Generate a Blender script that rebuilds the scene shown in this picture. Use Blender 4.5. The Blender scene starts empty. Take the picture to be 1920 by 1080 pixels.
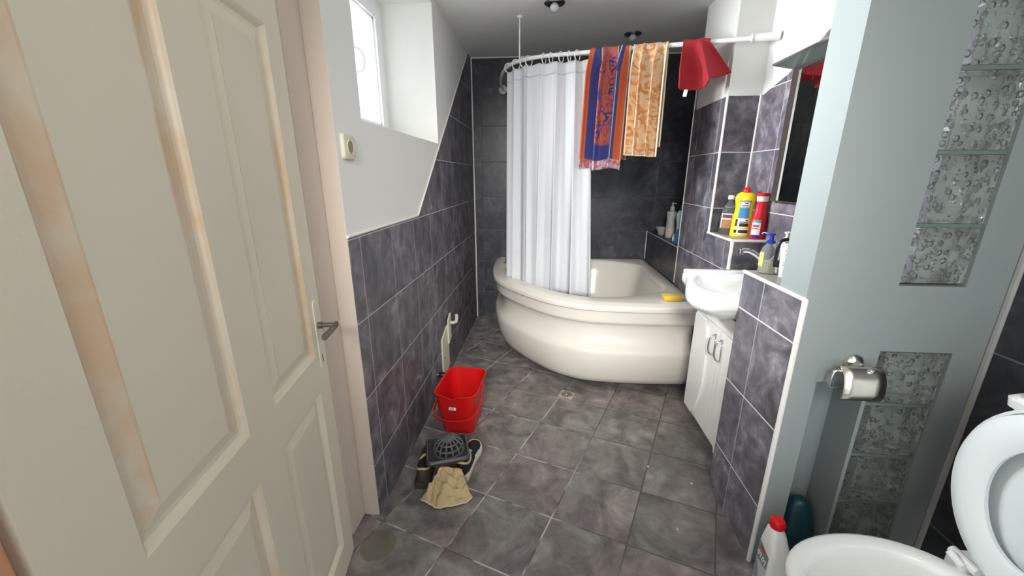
import bpy, bmesh, math, random
from mathutils import Vector, Matrix, Euler
random.seed(7)
PI = math.pi
scene = bpy.context.scene
COL = scene.collection

# ------------------------------------------------------------------ materials
def srgb(r, g, b):
    f = lambda c: (c/255/12.92) if c/255 <= 0.04045 else ((c/255+0.055)/1.055)**2.4
    return (f(r), f(g), f(b), 1.0)

class NT:
    def __init__(s, name):
        s.m = bpy.data.materials.new(name); s.m.use_nodes = True
        s.t = s.m.node_tree; s.n = s.t.nodes; s.l = s.t.links
        s.bsdf = s.n['Principled BSDF']; s.out = s.n['Material Output']
    def link(s, a, b): s.l.new(a, b)
    def put(s, sock, v):
        if isinstance(v, bpy.types.NodeSocket): s.l.new(v, sock)
        else: sock.default_value = v
    def math(s, op, a, b=None, c=None, clamp=False):
        n = s.n.new('ShaderNodeMath'); n.operation = op; n.use_clamp = clamp
        s.put(n.inputs[0], a)
        if b is not None: s.put(n.inputs[1], b)
        if c is not None: s.put(n.inputs[2], c)
        return n.outputs[0]
    def mix(s, f, a, b):
        n = s.n.new('ShaderNodeMix'); n.data_type = 'RGBA'
        s.put(n.inputs[0], f); s.put(n.inputs[6], a); s.put(n.inputs[7], b)
        return n.outputs[2]
    def noise(s, scale, detail=4, rough=0.55, dist=0.0, vec=None):
        n = s.n.new('ShaderNodeTexNoise')
        n.inputs['Scale'].default_value = scale; n.inputs['Detail'].default_value = detail
        n.inputs['Roughness'].default_value = rough; n.inputs['Distortion'].default_value = dist
        if vec is not None: s.l.new(vec, n.inputs['Vector'])
        return n.outputs['Fac']
    def ramp(s, f, stops):
        n = s.n.new('ShaderNodeValToRGB'); e = n.color_ramp.elements
        while len(e) < len(stops): e.new(0.5)
        for k, (p, c) in enumerate(stops): e[k].position = p; e[k].color = c
        s.put(n.inputs[0], f); return n.outputs[0]
    def mapr(s, v, a, b, c=0.0, d=1.0):
        n = s.n.new('ShaderNodeMapRange'); n.clamp = True
        s.put(n.inputs[0], v)
        for i, x in enumerate((a, b, c, d)): n.inputs[i+1].default_value = x
        return n.outputs[0]
    def pos(s):
        g = s.n.new('ShaderNodeNewGeometry'); return g.outputs['Position']
    def objc(s):
        g = s.n.new('ShaderNodeTexCoord'); return g.outputs['Object']
    def uv(s):
        g = s.n.new('ShaderNodeTexCoord'); return g.outputs['UV']
    def sep(s, v):
        n = s.n.new('ShaderNodeSeparateXYZ'); s.l.new(v, n.inputs[0]); return n.outputs
    def comb(s, x, y, z):
        n = s.n.new('ShaderNodeCombineXYZ')
        for i, q in enumerate((x, y, z)): s.put(n.inputs[i], q)
        return n.outputs[0]
    def bump(s, h, strength=0.3, dist=0.01):
        n = s.n.new('ShaderNodeBump'); n.inputs['Strength'].default_value = strength
        n.inputs['Distance'].default_value = dist
        s.l.new(h, n.inputs['Height']); s.l.new(n.outputs[0], s.bsdf.inputs['Normal'])
    def base(s, c): s.put(s.bsdf.inputs['Base Color'], c)
    def set(s, rough=None, metal=None, **kw):
        if rough is not None: s.put(s.bsdf.inputs['Roughness'], rough)
        if metal is not None: s.bsdf.inputs['Metallic'].default_value = metal
        for k, v in kw.items(): s.put(s.bsdf.inputs[k.replace('_', ' ')], v)

def simple(name, c, rough=0.4, metal=0.0, var=0.08, nscale=14, bump=0.0, bscale=120, **kw):
    t = NT(name); t.set(rough, metal, **kw)
    d = tuple(x*(1-var) for x in c[:3])+(1,); e = tuple(min(1, x*(1+var)) for x in c[:3])+(1,)
    t.base(t.mix(t.noise(nscale, 3, vec=t.objc()), d, e))
    if bump: t.bump(t.noise(bscale, 2, vec=t.objc()), bump, 0.004)
    return t.m

def tile_mat(name, axes, u0, du, v0, dv, cols, grout_u, grout_v, gw=0.0045, rot=None, nscale=7.0,
             rough=0.32, patchy=False, stretch=1.0, stain=False):
    t = NT(name); p = t.pos(); x = t.sep(p)
    if rot:
        (ax, ay), (bx, by) = rot
        u = t.math('ADD', t.math('MULTIPLY', x[0], ax), t.math('MULTIPLY', x[1], ay))
        v = t.math('ADD', t.math('MULTIPLY', x[0], bx), t.math('MULTIPLY', x[1], by))
    else:
        u = x[axes[0]]; v = x[axes[1]]
    def cell(w, w0, d):
        a = t.math('DIVIDE', t.math('SUBTRACT', w, w0), d)
        fl = t.math('FLOOR', a); fr = t.math('SUBTRACT', a, fl)
        dist = t.math('MULTIPLY', t.math('SUBTRACT', 0.5, t.math('ABSOLUTE', t.math('SUBTRACT', fr, 0.5))), d)
        return fl, dist
    cu, du_ = cell(u, u0, du); cv, dv_ = cell(v, v0, dv)
    mu = t.mapr(du_, gw*0.35, gw*0.65, 1, 0); mv = t.mapr(dv_, gw*0.35, gw*0.65, 1, 0)
    wn = t.n.new('ShaderNodeTexWhiteNoise'); wn.noise_dimensions = '2D'
    t.link(t.comb(cu, cv, 0.0), wn.inputs['Vector'])
    off = t.n.new('ShaderNodeVectorMath'); off.operation = 'MULTIPLY_ADD'
    t.link(wn.outputs['Color'], off.inputs[0]); off.inputs[1].default_value = (9, 9, 9)
    sc = t.n.new('ShaderNodeVectorMath'); sc.operation = 'MULTIPLY'
    t.link(p, sc.inputs[0]); sc.inputs[1].default_value = (1, 1, stretch)
    t.link(sc.outputs[0], off.inputs[2])
    n1 = t.noise(nscale, 7, 0.62, 0.9, off.outputs[0])
    n2 = t.noise(nscale*2.6, 4, 0.6, 0.4, off.outputs[0])
    n3 = t.noise(nscale*0.45, 3, 0.5, 0.2, off.outputs[0])
    f = t.math('ADD', t.math('MULTIPLY', n1, 0.72), t.math('MULTIPLY', n2, 0.28))
    c = t.ramp(f, [(0.38, cols[0]), (0.50, cols[1]), (0.58, cols[2]), (0.66, cols[3])])
    tint = t.mapr(n3, 0.4, 0.65)
    hs = t.n.new('ShaderNodeMix'); hs.data_type = 'RGBA'; hs.blend_type = 'MULTIPLY'
    t.put(hs.inputs[0], t.math('MULTIPLY', tint, 0.6)); t.link(c, hs.inputs[6]); hs.inputs[7].default_value = (1.0, 0.86, 0.92, 1)
    c = hs.outputs[2]
    gu, gv = grout_u, grout_v
    if patchy:
        w = t.mapr(t.noise(3.6, 3, 0.65, 0, p), 0.44, 0.54)
        side = t.mapr(x[0], 0.05, 0.35, 1, 0)
        w = t.math('MULTIPLY', w, side)
        gu = t.mix(w, grout_u, srgb(205, 200, 192)); gv = t.mix(w, grout_v, srgb(200, 195, 188))
    if stain:
        dx = t.math('SUBTRACT', x[0], -0.635); dy = t.math('SUBTRACT', x[1], 1.165)
        r = t.math('SQRT', t.math('ADD', t.math('MULTIPLY', dx, dx), t.math('MULTIPLY', dy, dy)))
        r = t.math('ADD', r, t.math('MULTIPLY', t.math('SUBTRACT', t.noise(30, 2, vec=p), 0.5), 0.012))
        c = t.mix(t.mapr(r, 0.066, 0.073, 0.75, 0), c, srgb(108, 106, 92))
        dirt = t.mapr(t.noise(2.3, 4, 0.6, 0.3, p), 0.5, 0.75, 0, 0.30)
        c = t.mix(dirt, c, srgb(120, 112, 98))
    c = t.mix(mu, c, gu); c = t.mix(mv, c, gv)
    t.base(c)
    m = t.math('MAXIMUM', mu, mv)
    t.put(t.bsdf.inputs['Roughness'], t.math('ADD', rough, t.math('MULTIPLY', m, 0.35)))
    h = t.math('ADD', t.math('MULTIPLY', t.math('SUBTRACT', 1.0, m), 1.0), t.math('MULTIPLY', f, 0.25))
    t.bump(h, 0.35, 0.0025)
    return t.m

M = {}
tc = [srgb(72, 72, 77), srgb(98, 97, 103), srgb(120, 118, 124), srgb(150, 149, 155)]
tcb = [srgb(52, 54, 60), srgb(64, 66, 72), srgb(76, 78, 84), srgb(94, 96, 102)]  # darker copy of the tile tones, back wall shade put into the colour
tcr = [srgb(78, 77, 85), srgb(106, 104, 112), srgb(130, 128, 136), srgb(166, 165, 172)]
tcf = [srgb(98, 95, 93), srgb(130, 126, 123), srgb(150, 146, 142), srgb(174, 170, 166)]
G1 = srgb(165, 163, 166); G2 = srgb(205, 203, 203)
M['tile_left'] = tile_mat('tile_left', (1, 2), 1.39, 0.305, 0.255, 0.3165, tc, G1, srgb(185, 184, 186), nscale=7, stretch=0.8, gw=0.0045, rough=0.5)
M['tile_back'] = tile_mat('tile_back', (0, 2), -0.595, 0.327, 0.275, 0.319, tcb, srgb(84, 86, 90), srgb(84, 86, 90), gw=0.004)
M['tile_rightwall'] = tile_mat('tile_rightwall', (1, 2), 2.2, 0.305, -0.01, 0.3125, tcr, G1, G2, nscale=7, gw=0.0045)
M['tile_face'] = tile_mat('tile_face', (0, 2), 0.985, 0.31, -0.01, 0.3125, tc, G1, G2, nscale=7)
M['tile_half'] = tile_mat('tile_half', (1, 2), 1.45, 0.305, 0.24, 0.33, tcr, srgb(170, 168, 172), srgb(225, 224, 222), nscale=7.5, gw=0.0055)
M['tile_ledge'] = simple('tile_ledge', srgb(150, 143, 136), 0.35, var=0.12, nscale=9)
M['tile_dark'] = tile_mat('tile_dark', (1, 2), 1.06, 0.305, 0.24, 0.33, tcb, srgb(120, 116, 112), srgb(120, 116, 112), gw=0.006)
M['tile_floor'] = tile_mat('tile_floor', (0, 1), -0.788, 0.316, 0.99, 0.3075, tcf, srgb(96, 91, 86), srgb(100, 95, 90),
                           rot=((0.9205, -0.3907), (0.3256, 0.9455)), nscale=5.5, patchy=True, stain=True, gw=0.006, rough=0.38)
M['plaster'] = simple('plaster', srgb(226, 226, 222), 0.9, var=0.03, nscale=5, bump=0.08, bscale=60)
M['ceiling'] = simple('ceiling_paint', srgb(236, 236, 232), 0.95, var=0.03, nscale=4, bump=0.1, bscale=50)
M['bluegrey'] = simple('bluegrey_paint', srgb(144, 153, 152), 0.75, var=0.03, nscale=5, bump=0.12, bscale=90)
M['cream_frame'] = simple('cream_frame', srgb(208, 194, 180), 0.6, var=0.04, nscale=6)
M['trim_white'] = simple('trim_white', srgb(232, 230, 224), 0.45, var=0.03)
M['trim_grey'] = simple('trim_grey', srgb(168, 168, 164), 0.6, var=0.12, nscale=25)
M['orange_wood'] = simple('orange_wood', srgb(206, 150, 112), 0.5, var=0.18, nscale=9)

def door_paint(name, c, worn, amount):
    t = NT(name); t.set(0.5); p = t.objc()
    n = t.noise(5, 5, 0.6, 0.4, p); big = t.noise(1.7, 3, 0.5, 0, p)
    a = t.mix(t.mapr(big, 0.35, 0.65), c, tuple(x*0.93 for x in c[:3])+(1,))
    a = t.mix(t.mapr(n, 0.62-amount, 0.72-amount*0.7), a, worn) if amount > 0 else a
    t.base(a); t.bump(t.noise(90, 3, vec=p), 0.15, 0.003); return t.m
M['door'] = door_paint('door_paint', srgb(228, 220, 200), srgb(205, 180, 150), 0.0)
M['door_worn'] = door_paint('door_worn_moulding', srgb(226, 214, 192), srgb(220, 192, 160), 0.20)
M['enamel'] = simple('white_acrylic', srgb(233, 229, 219), 0.16, var=0.02, nscale=3)
M['ceramic'] = simple('white_ceramic', srgb(238, 240, 236), 0.10, var=0.015, nscale=3)
M['seat_plastic'] = simple('white_seat_plastic', srgb(232, 238, 238), 0.28, var=0.015)
M['bowl_in'] = simple('lid_inner_plastic', srgb(222, 230, 230), 0.3, var=0.015)
M['cabinet'] = simple('white_gloss_board', srgb(240, 239, 235), 0.22, var=0.015)
M['gap'] = simple('shadow_gap_strip', srgb(120, 118, 114), 0.7)
M['chrome'] = simple('chrome', (0.72, 0.72, 0.72, 1), 0.12, 1.0, var=0.04)
M['steel'] = simple('brushed_steel', (0.82, 0.78, 0.70, 1), 0.26, 1.0, var=0.12, nscale=30)
M['gunmetal'] = simple('dark_handle_metal', (0.22, 0.21, 0.20, 1), 0.35, 0.9, var=0.15)
M['black'] = simple('black_plastic', srgb(26, 26, 28), 0.35)
M['white_plastic'] = simple('white_plastic', srgb(236, 236, 232), 0.35, var=0.02)
M['cream_plastic'] = simple('cream_plastic', srgb(214, 209, 188), 0.45, var=0.03)
M['socket_dark'] = simple('socket_well', srgb(140, 130, 105), 0.5)
M['rod_grey'] = simple('white_coated_tube', srgb(236, 236, 234), 0.3, var=0.02)
M['red_bucket'] = simple('red_bucket_plastic', srgb(214, 22, 22), 0.34, var=0.05, nscale=5)
M['red_cap'] = simple('red_cap_plastic', srgb(222, 22, 30), 0.3, var=0.04)
M['yellow'] = simple('yellow_plastic', srgb(246, 222, 20), 0.3, var=0.03)
M['red_bottle'] = simple('red_bottle_plastic', srgb(208, 24, 40), 0.25, var=0.04)
M['navy'] = simple('navy_pump_plastic', srgb(34, 44, 150), 0.3)
M['purple'] = simple('purple_cap_plastic', srgb(70, 60, 110), 0.4)
M['grey_plastic'] = simple('grey_drain_plastic', srgb(92, 94, 96), 0.45, var=0.12, nscale=20)
M['dark_plate'] = simple('dark_drain_plate', srgb(58, 60, 60), 0.4, var=0.3, nscale=30)
M['sponge'] = simple('yellow_sponge', srgb(238, 204, 84), 0.95, var=0.08, bump=0.5, bscale=250)
M['teal'] = simple('teal_plastic', srgb(20, 64, 74), 0.38, var=0.08)
M['black_shoe'] = simple('black_shoe_mesh', srgb(24, 24, 25), 0.9, var=0.3, nscale=60, bump=0.3, bscale=300)
M['brown_shoe'] = simple('dark_brown_shoe_leather', srgb(62, 54, 47), 0.75, var=0.3, nscale=25, bump=0.2)
M['sole'] = simple('offwhite_rubber_sole', srgb(214, 206, 190), 0.6, var=0.12, nscale=20)
M['beige_lining'] = simple('beige_shoe_lining', srgb(190, 172, 140), 0.95, var=0.15)
M['rag'] = simple('beige_rag_cloth', srgb(192, 170, 130), 1.0, var=0.22, nscale=16, bump=0.6, bscale=90)
M['rag_hem'] = simple('rag_hem_cloth', srgb(214, 198, 164), 1.0, var=0.1, nscale=30)
M['red_towel'] = simple('red_terry', srgb(164, 40, 50), 1.0, var=0.16, nscale=60, bump=0.8, bscale=420)
M['label_white'] = simple('paper_white', srgb(235, 234, 230), 0.6, var=0.02)
M['label_blue'] = simple('print_blue', srgb(60, 140, 190), 0.5, var=0.12)
M['label_greyblue'] = simple('print_grey_blue', srgb(140, 160, 172), 0.5, var=0.1)
M['label_dark'] = simple('print_dark', srgb(46, 42, 52), 0.5, var=0.15)
M['label_brown'] = simple('print_brown', srgb(168, 116, 76), 0.5, var=0.35, nscale=40)
M['label_maroon'] = simple('print_maroon', srgb(110, 50, 52), 0.5, var=0.2)
M['label_grey'] = simple('print_grey', srgb(134, 138, 146), 0.5, var=0.1)
M['label_red'] = simple('print_red', srgb(196, 40, 48), 0.5)
M['label_yellow'] = simple('print_yellow', srgb(238, 222, 110), 0.5, var=0.05)
M['label_pale'] = simple('print_pale', srgb(204, 212, 216), 0.5, var=0.1, nscale=30)
M['label_teal'] = simple('print_teal', srgb(90, 160, 160), 0.5)
M['shelf_bottle'] = simple('translucent_white_bottle', srgb(176, 180, 176), 0.4, var=0.03)
M['cream_label'] = simple('cream_label', srgb(200, 190, 180), 0.5)
M['paleblue_bottle'] = simple('pale_blue_bottle', srgb(186, 208, 214), 0.35, var=0.04)
M['blue_bottle'] = simple('blue_bottle_base', srgb(70, 130, 170), 0.3, var=0.12)
M['dark_frame'] = simple('dark_mirror_frame', srgb(62, 54, 50), 0.4, var=0.12)
M['hood_glass'] = simple('grey_green_hood', srgb(118, 132, 126), 0.18, var=0.05)
M['silver_edge'] = simple('silver_edge', (0.7, 0.7, 0.68, 1), 0.25, 1.0)
M['mirror'] = simple('mirror_silver', (0.80, 0.83, 0.81, 1), 0.02, 1.0, var=0.0)
M['pvc'] = simple('white_window_frame', srgb(238, 240, 240), 0.35, var=0.01)
M['green'] = simple('green_scrap', srgb(104, 116, 92), 0.8)
M['bulb'] = simple('frosted_bulb_glass', srgb(205, 205, 205), 0.12, var=0.02)
M['dark_inside'] = simple('lamp_dark_inside', srgb(50, 50, 50), 0.4)

def glass(name, c, rough=0.02, trans=1.0, ior=1.45):
    t = NT(name); t.base(c); t.set(rough, 0, Transmission_Weight=trans, IOR=ior); return t.m
M['clear'] = glass('clear_bottle_plastic', (0.90, 0.93, 0.93, 1), 0.05, 0.93, 1.12)
M['soap'] = glass('pale_yellow_soap', (0.86, 0.84, 0.62, 1), 0.2, 0.6, 1.2)
def pane_mat():
    t = NT('window_pane_glass')
    tr = t.n.new('ShaderNodeBsdfTransparent'); gl = t.n.new('ShaderNodeBsdfGlossy'); gl.inputs['Roughness'].default_value = 0.02
    mx = t.n.new('ShaderNodeMixShader'); mx.inputs[0].default_value = 0.06
    t.link(tr.outputs[0], mx.inputs[1]); t.link(gl.outputs[0], mx.inputs[2]); t.link(mx.outputs[0], t.out.inputs['Surface'])
    return t.m
M['pane'] = pane_mat()
def block_glass(name, c, trans):
    t = NT(name); p = t.pos()
    v = t.n.new('ShaderNodeTexVoronoi'); v.inputs['Scale'].default_value = 40; t.link(p, v.inputs['Vector'])
    v.inputs['Randomness'].default_value = 0.85
    d = t.mapr(v.outputs['Distance'], 0.22, 0.40)
    w = t.noise(16, 3, 0.5, 0.8, p)
    h = t.math('ADD', d, t.math('MULTIPLY', w, 0.3))
    t.base(t.mix(t.mapr(w, 0.4, 0.65), tuple(x*0.8 for x in c[:3])+(1,), c))
    t.set(0.12, 0, Transmission_Weight=trans, IOR=1.45)
    t.bump(h, 1.0, 0.016); return t.m
M['block'] = block_glass('pebbled_block_glass', (0.84, 0.90, 0.86, 1), 0.88)
M['block_edge'] = simple('green_block_edge', srgb(112, 126, 120), 0.15, var=0.2, nscale=18)

def curtain_mat():
    t = NT('white_curtain_fabric'); t.base(srgb(226, 228, 232)); t.set(0.75)
    x = t.sep(t.uv())
    wv = t.math('ABSOLUTE', t.math('SINE', t.math('MULTIPLY', x[0], 900.0)))
    t.bump(wv, 0.12, 0.002)
    tl = t.n.new('ShaderNodeBsdfTranslucent'); tl.inputs['Color'].default_value = srgb(235, 238, 242)
    mx = t.n.new('ShaderNodeMixShader'); mx.inputs[0].default_value = 0.25
    t.link(t.bsdf.outputs[0], mx.inputs[1]); t.link(tl.outputs[0], mx.inputs[2]); t.link(mx.outputs[0], t.out.inputs['Surface'])
    return t.m
M['curtain'] = curtain_mat()

def towel_ornate():
    t = NT('orange_blue_ornate_terry'); x = t.sep(t.uv()); u, v = x[0], x[1]
    O = srgb(196, 92, 52); B = srgb(56, 62, 124); N = srgb(32, 34, 56); W = srgb(180, 180, 168); P = srgb(188, 92, 62)
    nz = t.noise(4.2, 1.5, 0.5, 1.3, t.comb(t.math('MULTIPLY', u, 1.5), t.math('MULTIPLY', v, 1.7), 0.7))
    swf = t.mapr(t.math('SINE', t.math('MULTIPLY', nz, 46.0)), -0.15, 0.15)
    big = t.mapr(t.noise(5.0, 1, 0.5, 0.5, t.comb(u, t.math('MULTIPLY', v, 1.5), 3.3)), 0.46, 0.50)
    swf = t.math('MULTIPLY', swf, t.math('ADD', t.math('MULTIPLY', big, 0.55), 0.45))
    band = lambda a, b: t.math('MULTIPLY', t.math('GREATER_THAN', u, a), t.math('LESS_THAN', u, b))
    pat = t.mix(swf, P, B)
    low = t.mapr(v, 0.20, 0.23, 1, 0)                     # plain blue zone near the hem
    pat = t.mix(low, pat, B)
    hem = t.mapr(v, 0.075, 0.085, 1, 0)
    sw2 = t.mapr(t.noise(14, 3, 0.5, 1.5, t.comb(u, v, 0.0)), 0.46, 0.52)
    pat = t.mix(hem, pat, t.mix(sw2, P, srgb(205, 190, 200)))
    c = pat
    c = t.mix(band(-1, 0.13), c, O)
    c = t.mix(band(0.13, 0.25), c, B)
    c = t.mix(band(0.25, 0.29), c, N)
    c = t.mix(band(0.29, 0.31), c, W)
    c = t.mix(band(0.70, 0.72), c, W)
    c = t.mix(band(0.72, 0.77), c, N)
    c = t.mix(band(0.77, 0.80), c, W)
    c = t.mix(band(0.80, 0.88), c, B)
    c = t.mix(band(0.88, 0.975), c, O)
    c = t.mix(band(0.975, 2), c, W)
    c = t.mix(t.math('MULTIPLY', hem, 0.8), c, t.mix(sw2, P, srgb(190, 170, 190)))
    t.base(c); t.set(1.0); t.bump(t.noise(420, 2, vec=t.objc()), 0.6, 0.003); return t.m
M['towel_ornate'] = towel_ornate()
def towel_beige():
    t = NT('beige_leaf_terry'); x = t.sep(t.uv()); u, v = x[0], x[1]
    n = t.noise(3.6, 2.5, 0.5, 3.2, t.comb(t.math('MULTIPLY', u, 1.0), t.math('MULTIPLY', v, 1.9), 4.0))
    c = t.ramp(n, [(0.34, srgb(180, 126, 78)), (0.46, srgb(200, 150, 100)), (0.54, srgb(216, 182, 142)), (0.64, srgb(208, 184, 162))])
    edge = t.math('MAXIMUM', t.math('GREATER_THAN', u, 0.965), t.math('LESS_THAN', u, 0.03))
    edge = t.math('MAXIMUM', edge, t.math('LESS_THAN', v, 0.012))
    c = t.mix(edge, c, srgb(244, 228, 200))
    t.base(c); t.set(1.0); t.bump(t.noise(420, 2, vec=t.objc()), 0.6, 0.003); return t.m
M['towel_beige'] = towel_beige()

# ------------------------------------------------------------------ mesh helpers
def obj(name, bm, mat, parent=None, loc=(0, 0, 0), rot=(0, 0, 0), smooth=False, mods=None, recalc=True):
    if recalc: bmesh.ops.recalc_face_normals(bm, faces=bm.faces)
    me = bpy.data.meshes.new(name); bm.to_mesh(me); bm.free()
    for mm in (mat if isinstance(mat, (list, tuple)) else [mat]):
        me.materials.append(M[mm] if isinstance(mm, str) else mm)
    o = bpy.data.objects.new(name, me); COL.objects.link(o)
    o.location = loc; o.rotation_euler = rot
    if parent is not None: o.parent = parent
    if smooth:
        for p in me.polygons: p.use_smooth = True
        if smooth is not True:
            me.set_sharp_from_angle(angle=math.radians(smooth))
    return o
def tag(o, label, cat, group=None):
    o['label'] = label; o['category'] = cat
    if group: o['group'] = group
    return o
def thing(name, label, cat, loc=(0, 0, 0), rz=0.0, group=None, rot=None):
    o = bpy.data.objects.new(name, None); COL.objects.link(o); o.empty_display_size = 0.05
    o.location = loc; o.rotation_euler = rot if rot else (0, 0, rz)
    return tag(o, label, cat, group)
def struct(o): o['kind'] = 'structure'; return o

def bx(bm, x0, x1, y0, y1, z0, z1, mi=0):
    vs = [bm.verts.new((x, y, z)) for x in (x0, x1) for y in (y0, y1) for z in (z0, z1)]
    for q in ((0, 1, 3, 2), (4, 6, 7, 5), (0, 4, 5, 1), (2, 3, 7, 6), (0, 2, 6, 4), (1, 5, 7, 3)):
        f = bm.faces.new([vs[i] for i in q]); f.material_index = mi
    return vs
def box(x0, x1, y0, y1, z0, z1, bevel=0.0, seg=2):
    bm = bmesh.new(); bx(bm, x0, x1, y0, y1, z0, z1)
    if bevel: bmesh.ops.bevel(bm, geom=bm.edges[:], offset=bevel, segments=seg, affect='EDGES', profile=0.5)
    return bm
def tube(bm, pts, r, seg=12, closed=False, cap=True, mi=0):
    pts = [Vector(p) for p in pts]; n = len(pts)
    rr = r if isinstance(r, (list, tuple)) else [r]*n
    tang = []
    for i in range(n):
        a = pts[(i-1) % n] if (closed or i > 0) else pts[i]; b = pts[(i+1) % n] if (closed or i < n-1) else pts[i]
        tang.append((b-a).normalized())
    up = Vector((0, 0, 1)) if abs(tang[0].z) < 0.9 else Vector((1, 0, 0))
    nrm = tang[0].cross(up).normalized(); rings = []
    for i in range(n):
        nrm = (nrm - tang[i]*nrm.dot(tang[i])).normalized(); bn = tang[i].cross(nrm)
        rings.append([bm.verts.new(pts[i]+rr[i]*(nrm*math.cos(2*PI*k/seg)+bn*math.sin(2*PI*k/seg))) for k in range(seg)])
    m = n if closed else n-1
    for i in range(m):
        A, B = rings[i], rings[(i+1) % n]
        for k in range(seg):
            f = bm.faces.new((A[k], A[(k+1) % seg], B[(k+1) % seg], B[k])); f.material_index = mi
    if cap and not closed:
        bm.faces.new(rings[0][::-1]).material_index = mi; bm.faces.new(rings[-1]).material_index = mi
    return bm
def torus(bm, c, R, r, axis='Y', seg=20, rs=8):
    pts = []
    for k in range(seg):
        a = 2*PI*k/seg; p = {'X': (0, math.cos(a), math.sin(a)), 'Y': (math.cos(a), 0, math.sin(a)), 'Z': (math.cos(a), math.sin(a), 0)}[axis]
        pts.append((c[0]+R*p[0], c[1]+R*p[1], c[2]+R*p[2]))
    return tube(bm, pts, r, rs, closed=True)
def lathe(bm, prof, sx=1.0, sy=1.0, seg=28, a0=0.0, a1=2*PI, off=0.0, cx=0, cy=0, close=True, mi=0):
    full = abs(a1-a0-2*PI) < 1e-6; rows = []
    cnt = seg if full else seg+1
    for r, z in prof:
        rows.append([bm.verts.new((cx+(r*sx+off)*math.cos(a0+(a1-a0)*k/seg), cy+(r*sy+off)*math.sin(a0+(a1-a0)*k/seg), z)) for k in range(cnt)])
    for A, B in zip(rows, rows[1:]):
        for k in range(seg):
            k2 = (k+1) % cnt
            bm.faces.new((A[k], A[k2], B[k2], B[k])).material_index = mi
    if full and close:
        if prof[0][0] > 1e-4: bm.faces.new(rows[0][::-1]).material_index = mi
        if prof[-1][0] > 1e-4: bm.faces.new(rows[-1]).material_index = mi
    return bm
def L(prof, **k): return lathe(bmesh.new(), prof, **k)
def loft(bm, rings, cap0=True, cap1=True, closed=True, mi=0):
    vr = [[bm.verts.new(p) for p in r] for r in rings]; n = len(vr[0])
    for A, B in zip(vr, vr[1:]):
        for k in range(n if closed else n-1):
            bm.faces.new((A[k], A[(k+1) % n], B[(k+1) % n], B[k])).material_index = mi
    if cap0: bm.faces.new(vr[0][::-1]).material_index = mi
    if cap1: bm.faces.new(vr[-1]).material_index = mi
    return vr
def rrect(wx, wy, rad, z, cx=0, cy=0, n=5):
    rad = min(rad, wx/2-1e-4, wy/2-1e-4); pts = []
    for qx, qy, a0 in ((1, 1, 0), (-1, 1, PI/2), (-1, -1, PI), (1, -1, 1.5*PI)):
        for k in range(n+1):
            a = a0+PI/2*k/n
            pts.append((cx+qx*(wx/2-rad)+rad*math.cos(a), cy+qy*(wy/2-rad)+rad*math.sin(a), z))
    return pts
def grid(f, nu, nv, closed=False):
    """surface with uv; f(u,v)->xyz"""
    bm = bmesh.new(); uvl = bm.loops.layers.uv.new('UVMap'); V = []
    for i in range(nu+1): V.append([bm.verts.new(f(i/nu, j/nv)) for j in range(nv+1)])
    for i in range(nu):
        for j in range(nv):
            fc = bm.faces.new((V[i][j], V[i+1][j], V[i+1][j+1], V[i][j+1]))
            for lp, (a, b) in zip(fc.loops, ((i, j), (i+1, j), (i+1, j+1), (i, j+1))): lp[uvl].uv = (a/nu, b/nv)
    return bm
def solidify(o, t, off=0.0):
    m = o.modifiers.new('thickness', 'SOLIDIFY'); m.thickness = t; m.offset = off; return o
def subsurf(o, n=1):
    m = o.modifiers.new('smooth', 'SUBSURF'); m.levels = n; m.render_levels = n; return o
def prism(bm, poly, h, axis='Z', base=0.0, mi=0):
    def P(a, b, c): return {'Z': (a, b, c), 'X': (c, a, b), 'Y': (a, c, b)}[axis]
    A = [bm.verts.new(P(a, b, base)) for a, b in poly]; B = [bm.verts.new(P(a, b, base+h)) for a, b in poly]
    n = len(poly)
    for k in range(n): bm.faces.new((A[k], A[(k+1) % n], B[(k+1) % n], B[k])).material_index = mi
    bm.faces.new(A[::-1]).material_index = mi; bm.faces.new(B).material_index = mi
    return bm
def catmull(P, n=8):
    out = []
    for i in range(len(P)-1):
        p0 = P[max(i-1, 0)]; p1 = P[i]; p2 = P[i+1]; p3 = P[min(i+2, len(P)-1)]
        for k in range(n):
            t = k/n
            out.append(tuple(0.5*((2*b)+(-a+c)*t+(2*a-5*b+4*c-d)*t*t+(-a+3*b-3*c+d)*t**3) for a, b, c, d in zip(p0, p1, p2, p3)))
    out.append(tuple(P[-1])); return out

# ------------------------------------------------------------------ the setting
XL, YB, CEIL = -0.687, 3.836, 2.435
XA, YA0, YA1 = 0.99, 2.43, 2.93     # right-hand chimney breast
XC = 1.17
YF, YP, YH = 1.22, 1.36, 1.605       # partition face, its back, far end of the half wall
XH = 0.815
struct(obj('floor', box(-1.6, 1.75, -1.5, 4.0, -0.1, 0.0), 'tile_floor'))
struct(obj('ceiling', box(-1.6, 1.75, -1.5, 4.0, CEIL, CEIL+0.12), 'ceiling'))
bm = bmesh.new()
NY0, NY1, NZ0, NZ1 = 1.51, 2.60, 1.622, 2.40
OX = -1.06
bx(bm, OX, XL, 1.306, NY0, 0, CEIL); bx(bm, OX, XL, NY1, 4.0, 0, CEIL)
bx(bm, OX, XL, NY0, NY1, 0, NZ0); bx(bm, OX, XL, NY0, NY1, NZ1, CEIL)
struct(obj('wall_left', bm, 'plaster'))
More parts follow.
